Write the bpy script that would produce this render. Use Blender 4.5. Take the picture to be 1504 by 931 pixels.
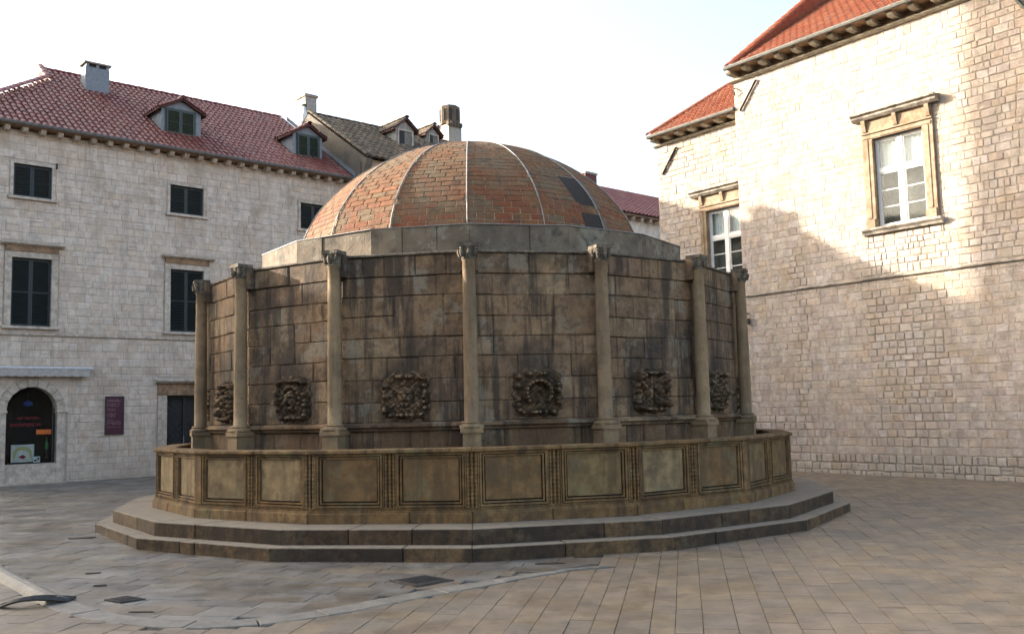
import bpy, bmesh, math, random
import numpy as np
from mathutils import Vector, Matrix
PI = math.pi
rnd = random.Random(7)
scene = bpy.context.scene
COL = scene.collection
for o in list(bpy.data.objects): bpy.data.objects.remove(o)

# ------------------------------------------------------------------ camera
CAM = Vector((0.6566, -16.8205, 1.5762))
CR = Vector((0.9997005, 0.0024112, -0.0243522)); CU = Vector((0.0244713, -0.0985017, 0.9948360)); CF = Vector((0.0, 0.9951340, 0.0985312))
cam = bpy.data.cameras.new('camera'); camo = bpy.data.objects.new('camera', cam); COL.objects.link(camo)
cam.sensor_width = 36; cam.lens = 33.78; cam.clip_start = .05; cam.clip_end = 2000
M = Matrix.Identity(4)
for i in range(3): M[i][0] = CR[i]; M[i][1] = CU[i]; M[i][2] = -CF[i]; M[i][3] = CAM[i]
camo.matrix_world = M
scene.camera = camo

# ------------------------------------------------------------------ light
SUN_B, SUN_E = math.radians(17), math.radians(17.5)
sdir = Vector((-math.cos(SUN_E)*math.cos(SUN_B), math.cos(SUN_E)*math.sin(SUN_B), math.sin(SUN_E)))
sun = bpy.data.lights.new('sun', 'SUN'); sun.energy = 2.2; sun.angle = math.radians(0.4); sun.color = (1.0, .91, .79)
suno = bpy.data.objects.new('sun', sun); COL.objects.link(suno); suno.rotation_euler = sdir.to_track_quat('Z', 'Y').to_euler()
world = bpy.data.worlds.new('World'); scene.world = world; world.use_nodes = True
wn = world.node_tree.nodes; wl = world.node_tree.links
bg = wn['Background']; sky = wn.new('ShaderNodeTexSky'); sky.sky_type = 'NISHITA'; sky.sun_disc = False
sky.sun_elevation = SUN_E; sky.sun_rotation = math.atan2(sdir.x, sdir.y)
sky.altitude = 0; sky.air_density = 0.75; sky.dust_density = 4.0; sky.ozone_density = 0.3
hz = wn.new('ShaderNodeHueSaturation'); hz.inputs['Saturation'].default_value = .88; wl.new(sky.outputs[0], hz.inputs['Color'])   # thin milky haze over the blue
tn = wn.new('ShaderNodeMix'); tn.data_type = 'RGBA'; tn.blend_type = 'MULTIPLY'; tn.inputs[0].default_value = 1; wl.new(hz.outputs[0], tn.inputs[6]); tn.inputs[7].default_value = (.965, .975, .945, 1)
wl.new(tn.outputs[2], bg.inputs[0]); bg.inputs[1].default_value = .095
scene.view_settings.view_transform = 'Standard'; scene.view_settings.look = 'None'
scene.view_settings.exposure = 2.88; scene.view_settings.gamma = 1
try:
    scene.cycles.max_bounces = 8; scene.cycles.diffuse_bounces = 4
except Exception: pass

# ------------------------------------------------------------------ materials
def N(nt, t, **k):
    n = nt.nodes.new(t)
    for a, b in k.items(): setattr(n, a, b)
    return n
def mixc(nt, bt, fac, a, b):
    m = N(nt, 'ShaderNodeMix', data_type='RGBA', blend_type=bt)
    for s, v in ((m.inputs['Factor'], fac), (m.inputs['A'], a), (m.inputs['B'], b)):
        pass
    def put(sock, v):
        if isinstance(v, bpy.types.NodeSocket): nt.links.new(v, sock)
        elif isinstance(v, (int, float)): sock.default_value = v
        else: sock.default_value = (*v, 1)
    put(m.inputs[0], fac); put(m.inputs[6], a); put(m.inputs[7], b)
    return m.outputs[2]
def noise(nt, pos, scale, detail=4, rough=.6, stretch=None):
    if stretch:
        mp = N(nt, 'ShaderNodeMapping'); mp.inputs['Scale'].default_value = stretch; nt.links.new(pos, mp.inputs[0]); pos = mp.outputs[0]
    n = N(nt, 'ShaderNodeTexNoise'); n.inputs['Scale'].default_value = scale; n.inputs['Detail'].default_value = detail; n.inputs['Roughness'].default_value = rough
    nt.links.new(pos, n.inputs['Vector']); return n.outputs['Fac']
def ramp(nt, fac, stops, interp='LINEAR'):
    r = N(nt, 'ShaderNodeValToRGB'); cr = r.color_ramp; cr.interpolation = interp
    while len(cr.elements) > 1: cr.elements.remove(cr.elements[-1])
    for i, (p, c) in enumerate(stops):
        e = cr.elements[0] if i == 0 else cr.elements.new(p)
        e.position = p; e.color = (*c, 1) if len(c) == 3 else c
    nt.links.new(fac, r.inputs[0]); return r.outputs[0]
def g(v): return (v, v, v)
def th(t): return .5+(t-.5)*.5
def stone_mat(name, tones, mottle=(.75, 1.2), nscale=7, stain=None, streak=None, bump=.25, bscale=35, rough=.85, top=None, zband=None, spec=.3, rvar=None, patch=None, redlow=None, halo=False, cavity=None):
    m = bpy.data.materials.new(name); m.use_nodes = True; nt = m.node_tree; b = nt.nodes['Principled BSDF']
    geo = N(nt, 'ShaderNodeNewGeometry'); pos = geo.outputs['Position']
    oi = N(nt, 'ShaderNodeObjectInfo'); at = N(nt, 'ShaderNodeAttribute', attribute_name='tone')
    ad = N(nt, 'ShaderNodeMath', operation='ADD'); nt.links.new(oi.outputs['Random'], ad.inputs[0]); nt.links.new(at.outputs['Fac'], ad.inputs[1])
    fr = N(nt, 'ShaderNodeMath', operation='FRACT'); nt.links.new(ad.outputs[0], fr.inputs[0])
    n0 = len(tones)
    c = ramp(nt, fr.outputs[0], [((i+.5)/n0, t) for i, t in enumerate(tones)])
    n1 = noise(nt, pos, nscale, 6, .65)
    mm = ramp(nt, n1, [(.38, g(mottle[0])), (.62, g(mottle[1]))])
    c = mixc(nt, 'MULTIPLY', 1.0, c, mm)
    if patch:   # (colour, scale, lo, hi, strength)
        pn = ramp(nt, noise(nt, pos, patch[1], 5, .7), [(th(patch[2]), g(0)), (th(patch[3]), g(patch[4]))])
        c = mixc(nt, 'MIX', pn, c, patch[0])
    if redlow:  # bricks still clean and red in the lower courses, in scattered bricks
        sx = N(nt, 'ShaderNodeSeparateXYZ'); nt.links.new(pos, sx.inputs[0])
        mr = N(nt, 'ShaderNodeMapRange'); nt.links.new(sx.outputs['Z'], mr.inputs[0]); mr.inputs[1].default_value = redlow[0]; mr.inputs[2].default_value = redlow[1]; mr.inputs[3].default_value = redlow[3]; mr.inputs[4].default_value = 0
        sc = N(nt, 'ShaderNodeMath', operation='MULTIPLY'); nt.links.new(fr.outputs[0], sc.inputs[0]); sc.inputs[1].default_value = 7.31
        f2 = N(nt, 'ShaderNodeMath', operation='FRACT'); nt.links.new(sc.outputs[0], f2.inputs[0])
        rr2 = ramp(nt, f2.outputs[0], [(.35, g(0)), (.5, g(1))])
        m2 = N(nt, 'ShaderNodeMath', operation='MULTIPLY'); nt.links.new(mr.outputs[0], m2.inputs[0]); nt.links.new(rr2, m2.inputs[1])
        c = mixc(nt, 'MIX', m2.outputs[0], c, redlow[2])
    if stain:   # list of (colour, scale, lo, hi, strength)
        for k, s in enumerate(stain):
            sn = ramp(nt, noise(nt, pos, s[1], 7, .7), [(th(s[2]), g(0)), (th(s[3]), g(s[4]))]); c = mixc(nt, 'MIX', sn, c, s[0])
    if streak:  # (colour, lo, hi, strength)
        sn = ramp(nt, noise(nt, pos, 1.0, 5, .65, (5.5, 5.5, .55)), [(th(streak[1]), g(0)), (th(streak[2]), g(streak[3]))])
        c = mixc(nt, 'MIX', sn, c, streak[0])
    if cavity:  # crease shading put into the colour: hollows of the carving darkened, high points lightened
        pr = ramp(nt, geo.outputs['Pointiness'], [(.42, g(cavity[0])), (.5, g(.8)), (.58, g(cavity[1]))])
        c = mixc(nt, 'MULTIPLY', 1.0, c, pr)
    if halo:    # soot round each carved mask and rusty run-off below it
        sx = N(nt, 'ShaderNodeSeparateXYZ'); nt.links.new(pos, sx.inputs[0])
        def mt(op, a, b=None, c_=None):
            n = N(nt, 'ShaderNodeMath', operation=op)
            for k, v in enumerate((a, b, c_)):
                if v is None: continue
                if isinstance(v, (int, float)): n.inputs[k].default_value = v
                else: nt.links.new(v, n.inputs[k])
            return n.outputs[0]
        ny = mt('MULTIPLY', sx.outputs['Y'], -1); an = mt('ARCTAN2', sx.outputs['X'], ny)
        u = mt('FRACT', mt('ADD', mt('DIVIDE', mt('SUBTRACT', an, math.radians(1.46)), PI/8), 16)); du = mt('MULTIPLY', mt('SUBTRACT', u, .5), 1.72)
        wn_ = noise(nt, pos, 2.2, 5, .7); wn2 = noise(nt, pos, 1.1, 3, .6)
        dz = mt('SUBTRACT', sx.outputs['Z'], 1.95)
        r2 = mt('SQRT', mt('ADD', mt('POWER', mt('DIVIDE', mt('ABSOLUTE', du), .55), 2), mt('POWER', mt('DIVIDE', mt('ABSOLUTE', dz), .75), 2)))
        r3 = mt('ADD', r2, mt('MULTIPLY', mt('SUBTRACT', wn_, .5), 1.6))
        c = mixc(nt, 'MIX', ramp(nt, r3, [(.3, g(.72)), (1.15, g(0))]), c, (.030, .023, .018))
        z2 = mt('SUBTRACT', sx.outputs['Z'], 1.25)
        r4 = mt('ADD', mt('SQRT', mt('ADD', mt('POWER', mt('DIVIDE', mt('ABSOLUTE', du), .5), 2), mt('POWER', mt('DIVIDE', mt('ABSOLUTE', z2), .32), 2))), mt('MULTIPLY', mt('SUBTRACT', wn2, .5), 1.5))
        c = mixc(nt, 'MIX', ramp(nt, r4, [(.3, g(.5)), (1.0, g(0))]), c, (.13, .07, .032))
    if zband:   # (z0, z1, colour, strength): weathering that starts at a height
        sx = N(nt, 'ShaderNodeSeparateXYZ'); nt.links.new(pos, sx.inputs[0])
        nn = noise(nt, pos, 1.3, 5, .7, (1, 1, .6))
        a2 = N(nt, 'ShaderNodeMath', operation='MULTIPLY_ADD'); nt.links.new(nn, a2.inputs[0]); a2.inputs[1].default_value = (zband[1]-zband[0])*1.5; a2.inputs[2].default_value = -(zband[1]-zband[0])*.75
        a3 = N(nt, 'ShaderNodeMath', operation='ADD'); nt.links.new(a2.outputs[0], a3.inputs[0]); nt.links.new(sx.outputs['Z'], a3.inputs[1])
        mr = N(nt, 'ShaderNodeMapRange'); mr.interpolation_type = 'SMOOTHSTEP'; nt.links.new(a3.outputs[0], mr.inputs[0])
        mr.inputs[1].default_value = zband[0]; mr.inputs[2].default_value = zband[1]; mr.inputs[3].default_value = zband[3]; mr.inputs[4].default_value = 0
        c = mixc(nt, 'MIX', mr.outputs[0], c, zband[2])
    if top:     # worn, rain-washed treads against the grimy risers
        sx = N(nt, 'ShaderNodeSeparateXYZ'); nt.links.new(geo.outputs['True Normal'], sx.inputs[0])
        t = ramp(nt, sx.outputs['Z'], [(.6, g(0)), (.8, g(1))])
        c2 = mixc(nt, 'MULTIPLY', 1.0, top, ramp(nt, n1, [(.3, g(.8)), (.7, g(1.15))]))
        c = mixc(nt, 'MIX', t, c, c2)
    nt.links.new(c, b.inputs['Base Color'])
    b.inputs['Roughness'].default_value = rough; b.inputs['Specular IOR Level'].default_value = spec
    if rvar:
        rn = N(nt, 'ShaderNodeMapRange'); nt.links.new(noise(nt, pos, 1.6, 5, .65), rn.inputs[0]); rn.inputs[1].default_value = .38; rn.inputs[2].default_value = .62; rn.inputs[3].default_value = rvar[0]; rn.inputs[4].default_value = rvar[1]
        nt.links.new(rn.outputs[0], b.inputs['Roughness'])
    bn = noise(nt, pos, bscale, 8, .7); bn2 = noise(nt, pos, bscale*.25, 4, .6)
    sm = N(nt, 'ShaderNodeMath', operation='ADD'); nt.links.new(bn, sm.inputs[0]); nt.links.new(bn2, sm.inputs[1])
    bp = N(nt, 'ShaderNodeBump'); bp.inputs['Strength'].default_value = bump; bp.inputs['Distance'].default_value = .03
    nt.links.new(sm.outputs[0], bp.inputs['Height']); nt.links.new(bp.outputs[0], b.inputs['Normal'])
    return m
def plain(name, col, rough=.6, metal=0, var=.15, spec=.5, bump=.1, nscale=12):
    m = stone_mat(name, [col], (1-var, 1+var), nscale=nscale, bump=bump, rough=rough, spec=spec)
    m.node_tree.nodes['Principled BSDF'].inputs['Metallic'].default_value = metal
    return m
def glass(name):
    m = bpy.data.materials.new(name); m.use_nodes = True; b = m.node_tree.nodes['Principled BSDF']
    b.inputs['Base Color'].default_value = (.9, .95, .93, 1); b.inputs['Roughness'].default_value = .03
    b.inputs['Transmission Weight'].default_value = 1; b.inputs['IOR'].default_value = 1.3
    return m
MT = {}
MT['left_stone'] = stone_mat('left_stone', [(0.583, 0.480, 0.382), (0.557, 0.463, 0.376), (0.609, 0.510, 0.413), (0.570, 0.450, 0.339), (0.544, 0.439, 0.345), (0.622, 0.527, 0.435), (0.596, 0.498, 0.408)], (.86, 1.1), nscale=5,
    stain=[((.34, .25, .17), 1.0, .56, .74, .4), ((.26, .23, .20), 2.2, .62, .78, .35)], streak=((.34, .29, .24), .54, .76, .4), bump=.3, zband=(.2, 1.1, (.34, .29, .23), .35))
MT['right_stone'] = stone_mat('right_stone', [(0.410, 0.338, 0.279), (0.389, 0.318, 0.267), (0.443, 0.370, 0.305), (0.410, 0.318, 0.246), (0.369, 0.297, 0.252), (0.464, 0.394, 0.350), (0.399, 0.338, 0.289), (0.432, 0.353, 0.284)], (.8, 1.15), nscale=5,
    stain=[((.34, .24, .13), .9, .56, .76, .4), ((.22, .19, .15), 2.6, .62, .8, .4)], streak=((.30, .25, .18), .56, .78, .35), bump=.5, bscale=28, zband=(.1, .9, (.36, .31, .24), .4))
MT['mortar_left'] = plain('mortar_left', (0.425, 0.363, 0.299), .95)
MT['mortar_right'] = stone_mat('mortar_right', [(0.455, 0.389, 0.316)], (.7, 1.1), nscale=4, stain=[((.20, .155, .11), 1.1, .52, .7, .8)])
MT['trim_left'] = stone_mat('trim_left', [(0.506, 0.430, 0.348), (0.473, 0.399, 0.319)], stain=[((.28, .20, .14), 2.2, .55, .75, .4)])
MT['trim_right'] = stone_mat('trim_right', [(0.288, 0.216, 0.144), (0.264, 0.191, 0.120)], stain=[((.17, .10, .05), 2.2, .48, .7, .6)])
MT['trim_pale'] = stone_mat('trim_pale', [(.38, .33, .25), (.34, .29, .21)], stain=[((.14, .11, .08), 3, .54, .76, .6)])
MT['hood_dark'] = stone_mat('hood_dark', [(0.360, 0.312, 0.252)], stain=[((.10, .085, .07), 3, .45, .65, .7)])
MT['rust_frieze'] = stone_mat('rust_frieze', [(.30, .19, .11)], stain=[((.12, .08, .05), 3, .5, .7, .6)])
MT['drum'] = stone_mat('drum', [(0.207, 0.128, 0.069), (0.232, 0.145, 0.077), (0.187, 0.116, 0.069), (0.254, 0.163, 0.086), (0.215, 0.136, 0.080), (0.220, 0.134, 0.069), (0.288, 0.194, 0.109)], (.62, 1.3), nscale=5,
    stain=[((.040, .031, .023), .9, .44, .72, .75), ((.16, .10, .055), 1.6, .56, .74, .5), ((.24, .205, .15), 2.6, .60, .72, .6), ((.03, .024, .018), 5, .62, .72, .5)], streak=((.038, .029, .022), .48, .70, .8), bump=.45, halo=True, zband=(1.0, 1.6, (.09, .05, .025), .5))
MT['drum_core'] = stone_mat('drum_core', [(.10, .075, .05)], (.7, 1.2), stain=[((.02, .015, .01), 1.4, .45, .6, .9)])
MT['column'] = stone_mat('column', [(0.258, 0.179, 0.099), (0.243, 0.166, 0.090), (0.233, 0.158, 0.090)], (.8, 1.15), nscale=6, stain=[((.09, .07, .05), 3, .55, .75, .6)], streak=((.10, .075, .045), .5, .75, .6), bump=.3)
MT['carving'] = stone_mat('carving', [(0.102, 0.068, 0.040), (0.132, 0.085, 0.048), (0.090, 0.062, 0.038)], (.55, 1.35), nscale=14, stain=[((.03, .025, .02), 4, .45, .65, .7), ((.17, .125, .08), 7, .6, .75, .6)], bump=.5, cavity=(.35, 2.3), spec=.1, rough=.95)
MT['capital'] = stone_mat('capital', [(0.149, 0.121, 0.086)], (.6, 1.3), nscale=14, stain=[((.05, .04, .03), 5, .5, .7, .7)], bump=.6)
MT['collar'] = stone_mat('collar', [(0.155, 0.123, 0.086), (0.141, 0.111, 0.079), (0.173, 0.134, 0.092), (0.137, 0.109, 0.079), (0.228, 0.173, 0.111), (0.146, 0.115, 0.082)], (.8, 1.18), nscale=4, stain=[((.27, .24, .18), 1.9, .58, .70, .6), ((.065, .058, .048), 1.5, .50, .72, .6), ((.04, .035, .03), 6, .6, .75, .5)], bump=.4)
MT['lead'] = plain('lead', (0.250, 0.240, 0.220), .5, var=.2)
MT['brick'] = stone_mat('brick', [(.190, .078, .030), (.165, .092, .042), (.200, .088, .036), (.150, .088, .042), (.180, .084, .036), (.175, .100, .046), (.145, .090, .046), (.170, .082, .034), (.155, .098, .050)], (.75, 1.2), nscale=11, redlow=(4.3, 5.6, (.19, .042, .015), .8),
    stain=[((.15, .115, .070), 1.3, .44, .70, .6), ((.05, .04, .028), 4.5, .6, .78, .6)], bump=.45, bscale=50)
MT['brick_bed'] = plain('brick_bed', (.33, .245, .15), .95, var=.3)
MT['parapet'] = stone_mat('parapet', [(0.159, 0.090, 0.035), (0.175, 0.101, 0.040), (0.148, 0.083, 0.033), (0.190, 0.114, 0.049)], (.7, 1.25), nscale=7,
    stain=[((.07, .045, .025), 1.5, .52, .72, .7), ((.17, .15, .075), 2.1, .6, .75, .45)], streak=((.06, .04, .022), .54, .76, .7), bump=.3)
MT['groove_shade'] = plain('groove_shade', (.022, .015, .010), .95, var=.4)  # near-black core: shade in the grooves between panel frames put into the colour
MT['panel'] = stone_mat('panel', [(0.167, 0.094, 0.038), (0.179, 0.112, 0.045), (0.185, 0.122, 0.054), (0.152, 0.086, 0.034), (0.229, 0.159, 0.080)], (.72, 1.2), nscale=6,
    stain=[((.09, .06, .035), 1.8, .54, .74, .7), ((.16, .15, .08), 2.4, .6, .76, .4)], streak=((.09, .06, .03), .54, .74, .65), bump=.2)
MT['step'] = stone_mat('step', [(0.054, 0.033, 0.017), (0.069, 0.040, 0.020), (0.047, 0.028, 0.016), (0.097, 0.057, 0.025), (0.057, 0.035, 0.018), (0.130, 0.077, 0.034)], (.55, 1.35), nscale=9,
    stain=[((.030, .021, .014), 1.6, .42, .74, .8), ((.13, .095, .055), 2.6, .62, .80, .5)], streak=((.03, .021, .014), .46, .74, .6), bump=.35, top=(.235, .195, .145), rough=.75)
MT['slab'] = stone_mat('slab', [(0.194, 0.148, 0.102), (0.182, 0.143, 0.102), (0.208, 0.159, 0.109), (0.194, 0.143, 0.092), (0.172, 0.138, 0.102), (0.212, 0.158, 0.098)], (.8, 1.15), nscale=3.5,
    stain=[((.13, .11, .085), .8, .52, .72, .5), ((.10, .085, .065), 5, .64, .78, .5)], bump=.12, bscale=18, rvar=(.36, .7), spec=.5)
MT['slab_inner'] = stone_mat('slab_inner', [(0.148, 0.128, 0.102), (0.131, 0.117, 0.102), (0.167, 0.137, 0.102), (0.161, 0.126, 0.087), (0.128, 0.114, 0.101), (0.206, 0.182, 0.148)], (.78, 1.18), nscale=2.5,
    stain=[((.115, .09, .066), .7, .48, .66, .7), ((.19, .185, .17), 1.9, .58, .72, .6), ((.06, .055, .048), 3.5, .62, .75, .5)], bump=.15, bscale=14, rvar=(.3, .62), spec=.5)
MT['kerb'] = stone_mat('kerb', [(0.189, 0.171, 0.141), (0.160, 0.143, 0.120), (0.207, 0.184, 0.154)], (.8, 1.15), bump=.25, rough=.6)
MT['ground'] = stone_mat('ground', [(0.151, 0.129, 0.101)], (.8, 1.2), nscale=3, bump=.2, rough=.8)
MT['tile_red'] = stone_mat('tile_red', [(0.202, 0.054, 0.038), (0.233, 0.070, 0.051), (0.171, 0.041, 0.030), (0.218, 0.062, 0.041), (0.241, 0.099, 0.075), (0.187, 0.049, 0.034)], (.8, 1.2), nscale=9, stain=[((.20, .07, .06), 1.2, .5, .75, .5)], bump=.2, rough=.5, spec=.5, patch=((.09, .045, .04), 2.2, .56, .74, .5))
MT['tile_orange'] = stone_mat('tile_orange', [(0.259, 0.068, 0.027), (0.288, 0.087, 0.036), (0.216, 0.053, 0.021), (0.288, 0.118, 0.060), (0.238, 0.065, 0.027)], (.8, 1.2), nscale=9, stain=[((.26, .10, .05), 1.4, .5, .75, .4)], bump=.15, rough=.75)
MT['tile_old'] = stone_mat('tile_old', [(0.150, 0.112, 0.075), (0.188, 0.143, 0.094), (0.120, 0.094, 0.068), (0.173, 0.116, 0.071), (0.210, 0.161, 0.112)], (.7, 1.2), nscale=8, stain=[((.09, .07, .05), 2, .5, .7, .6)], bump=.4)
MT['under_tile'] = plain('under_tile', (.085, .032, .024), .9)
MT['gutter'] = plain('gutter', (.11, .095, .08), .6, var=.25)
MT['gutter_grey'] = plain('gutter_grey', (0.090, 0.084, 0.069), .5, var=.25)
MT['green'] = plain('green', (0.011, 0.024, 0.015), .45, var=.2)
MT['dark_green'] = plain('dark_green', (0.006, 0.013, 0.014), .5, var=.2)
MT['bluegrey'] = plain('bluegrey', (0.194, 0.209, 0.223), .8, var=.12)
MT['render'] = plain('render', (0.294, 0.273, 0.238), .9, var=.2)
MT['old_plaster'] = stone_mat('old_plaster', [(0.154, 0.130, 0.098)], (.7, 1.2), nscale=4, stain=[((.10, .085, .07), 2, .45, .7, .6)])
MT['white_paint'] = plain('white_paint', (0.663, 0.646, 0.612), .45, var=.05)
MT['curtain'] = plain('curtain', (.75, .76, .74), .9, var=.05)
MT['room_dark'] = plain('room_dark', (.03, .03, .03), .9)
MT['room_mid'] = plain('room_mid', (.16, .15, .13), .9)
MT['glass'] = glass('glass')
MT['iron'] = plain('iron', (.055, .048, .042), .55, var=.3, metal=.4)
MT['cast_iron'] = stone_mat('cast_iron', [(0.046, 0.038, 0.033)], (.7, 1.3), nscale=20, bump=.5, rough=.55, stain=[((.12, .095, .07), 6, .55, .75, .5)])
MT['purple'] = plain('purple', (0.049, 0.008, 0.021), .5, var=.08)
MT['pink_ink'] = plain('pink_ink', (.45, .25, .27), .6)
MT['awning'] = plain('awning', (0.390, 0.352, 0.315), .9, var=.12)
MT['awning_white'] = plain('awning_white', (0.540, 0.540, 0.540), .5)
MT['red_ink'] = plain('red_ink', (.25, .012, .018), .6)
MT['orange_ink'] = plain('orange_ink', (.55, .13, .02), .6)
MT['blue'] = plain('blue', (.02, .05, .22), .5)
MT['cream'] = plain('cream', (.50, .47, .22), .6)
MT['white_card'] = plain('white_card', (.65, .68, .66), .6)
MT['bottle_green'] = plain('bottle_green', (.02, .18, .07), .3)
MT['brick_dark'] = plain('brick_dark', (.12, .035, .03), .8)
MT['sill_cream'] = stone_mat('sill_cream', [(.42, .38, .31)], bump=.2)
MT['water'] = plain('water', (.015, .014, .011), .12, var=.1, bump=.02)
MT['hatch'] = plain('hatch', (.025, .016, .010), .8)
MT['hatch_wood'] = plain('hatch_wood', (.10, .065, .038), .8, var=.3)
MT['blocker_stone'] = stone_mat('blocker_stone', [(.36, .32, .26)], (.8, 1.2))  # stone of the unseen wall and tower added for shade

# ------------------------------------------------------------------ mesh helpers
class MB:
    def __init__(s): s.v = []; s.f = []; s.t = []; s.tone = 0.
    def add(s, vs, fs, M=None):
        b = len(s.v)
        for v in vs:
            v = Vector(v)
            s.v.append(tuple(M @ v if M is not None else v))
        for f in fs: s.f.append(tuple(b+i for i in f)); s.t.append(s.tone)
        return s
    def box(s, x0, x1, y0, y1, z0, z1, M=None):
        vs = [(x0, y0, z0), (x1, y0, z0), (x1, y1, z0), (x0, y1, z0), (x0, y0, z1), (x1, y0, z1), (x1, y1, z1), (x0, y1, z1)]
        return s.add(vs, [(0, 3, 2, 1), (4, 5, 6, 7), (0, 1, 5, 4), (1, 2, 6, 5), (2, 3, 7, 6), (3, 0, 4, 7)], M)
    def prism(s, poly, z0, z1, M=None):      # poly in xy, counterclockwise
        n = len(poly)
        vs = [(x, y, z0) for x, y in poly] + [(x, y, z1) for x, y in poly]
        fs = [tuple(range(n))[::-1], tuple(range(n, 2*n))] + [(i, (i+1) % n, n+(i+1) % n, n+i) for i in range(n)]
        return s.add(vs, fs, M)
    def prism_y(s, poly, y0, y1, M=None):    # poly in xz, extruded along y (y0 = front)
        n = len(poly)
        vs = [(x, y0, z) for x, z in poly] + [(x, y1, z) for x, z in poly]
        fs = [tuple(range(n)), tuple(range(n, 2*n))[::-1]] + [(i, n+i, n+(i+1) % n, (i+1) % n) for i in range(n)]
        return s.add(vs, fs, M)
    def prism_x(s, poly, x0, x1, M=None):    # poly in yz, extruded along x
        n = len(poly)
        vs = [(x0, y, z) for y, z in poly] + [(x1, y, z) for y, z in poly]
        fs = [tuple(range(n))[::-1], tuple(range(n, 2*n))] + [(i, (i+1) % n, n+(i+1) % n, n+i) for i in range(n)]
        return s.add(vs, fs, M)
    def lathe(s, prof, seg=16, M=None, sq=None):
        vs = []; fs = []
        for r, z in prof:
            for k in range(seg):
                a = 2*PI*k/seg; vs.append((r*math.cos(a), r*math.sin(a), z))
        for i in range(len(prof)-1):
            for k in range(seg):
                k2 = (k+1) % seg; fs.append((i*seg+k, i*seg+k2, (i+1)*seg+k2, (i+1)*seg+k))
        fs.append(tuple(range(seg))[::-1]); fs.append(tuple((len(prof)-1)*seg+k for k in range(seg)))
        return s.add(vs, fs, M)
    def tube(s, pts, r, seg=6, M=None, flat=1.0):
        vs = []; fs = []; n = len(pts); pts = [Vector(p) for p in pts]
        for i, p in enumerate(pts):
            t = (pts[min(i+1, n-1)]-pts[max(i-1, 0)]).normalized()
            a = Vector((0, 0, 1)) if abs(t.z) < .9 else Vector((1, 0, 0))
            u = t.cross(a).normalized(); w = u.cross(t)
            for k in range(seg):
                an = 2*PI*k/seg; vs.append(p+u*r*math.cos(an)+w*r*flat*math.sin(an))
        for i in range(n-1):
            for k in range(seg):
                k2 = (k+1) % seg; fs.append((i*seg+k, i*seg+k2, (i+1)*seg+k2, (i+1)*seg+k))
        fs.append(tuple(range(seg))[::-1]); fs.append(tuple((n-1)*seg+k for k in range(seg)))
        return s.add(vs, fs, M)
    def grid(s, nx, ny, fn, M=None):
        vs = [fn(i/nx, j/ny) for j in range(ny+1) for i in range(nx+1)]
        fs = [(j*(nx+1)+i, j*(nx+1)+i+1, (j+1)*(nx+1)+i+1, (j+1)*(nx+1)+i) for j in range(ny) for i in range(nx)]
        return s.add(vs, fs, M)
    def mesh(s, name, mat, smooth=False):
        me = bpy.data.meshes.new(name); me.from_pydata(s.v, [], s.f); me.materials.append(mat)
        if any(s.t):
            a = me.attributes.new('tone', 'FLOAT', 'FACE'); a.data.foreach_set('value', s.t)
        if smooth: me.polygons.foreach_set('use_smooth', [True]*len(me.polygons))
        me.update(); return me
    def build(s, name, mat, parent=None, M=None, smooth=False, kind=None, bevel=0):
        me = s.mesh(name, MT[mat] if isinstance(mat, str) else mat, smooth)
        return link(name, me, parent, M, kind, bevel)
def link(name, me, parent=None, M=None, kind=None, bevel=0):
    o = bpy.data.objects.new(name, me); COL.objects.link(o)
    if parent is not None: o.parent = parent
    if M is not None: o.matrix_basis = M
    if kind: o['kind'] = kind
    if bevel:
        b = o.modifiers.new('bevel', 'BEVEL'); b.width = bevel; b.segments = 1; b.limit_method = 'ANGLE'; b.angle_limit = math.radians(40)
    return o
def tag(o, label=None, cat=None, group=None, kind=None):
    if label: o['label'] = label
    if cat: o['category'] = cat
    if group: o['group'] = group
    if kind: o['kind'] = kind
    return o
WM = {}
def empty(name, loc, rz, label, cat, group=None):
    o = bpy.data.objects.new(name, None); COL.objects.link(o); o.empty_display_size = .3
    o.location = loc; o.rotation_euler = (0, 0, rz)
    WM[o] = Matrix.Translation(loc) @ Matrix.Rotation(rz, 4, 'Z')
    return tag(o, label, cat, group)
def shown(p, size):
    d = p-CAM; z = d.dot(CF)
    if z < .5: return 0
    x = d.dot(CR)/z; y = d.dot(CU)/z
    if abs(x) > .56 or abs(y) > .35: return size/z*.01
    return size/z
def stone_units(k=6, ch=.07, jit=.03, r=random.Random(3)):
    out = []
    for _ in range(k):
        j = lambda a=jit: r.uniform(-a, a)
        vs = []
        for y, ins, jj in ((0, 0, 0), (-.62, .0, .008), (-1, ch, jit)):
            for sx, sz in ((-1, -1), (1, -1), (1, 1), (-1, 1)):
                vs.append((sx*(.5-ins)+j(jj), y+(j(.12) if y == -1 else 0), sz*(.5-ins)+j(jj)))
        fs = []
        for a in (0, 4):
            for q in range(4): fs.append((a+q, a+(q+1) % 4, a+4+(q+1) % 4, a+4+q))
        cx = (0, -1.06+j(.08), 0); vs.append(cx)
        for q in range(4): fs.append((8+q, 8+(q+1) % 4, 12))
        out.append((vs, fs))
    return out
UNITS = stone_units()
UNITS_RUBBLE = stone_units(10, .08, .05, random.Random(8))
UNITS_FLAT = stone_units(4, .035, .012)
def tile_unit(seg=5):
    vs = []; fs = []
    for y, r in ((0., .5), (1.12, .42)):
        for k in range(seg+1):
            a = PI*k/seg; vs.append((-r*math.cos(a), y, r*math.sin(a)*.9))
    for k in range(seg): fs.append((k, k+1, seg+1+k+1, seg+1+k))
    b = len(vs)
    for k in range(seg+1):
        a = PI*k/seg; vs.append((-.36*math.cos(a), 0, .36*math.sin(a)*.9))
    for k in range(seg): fs.append((b+k, b+k+1, k+1, k))
    return [(vs, fs)]
TILE = tile_unit()
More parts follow.
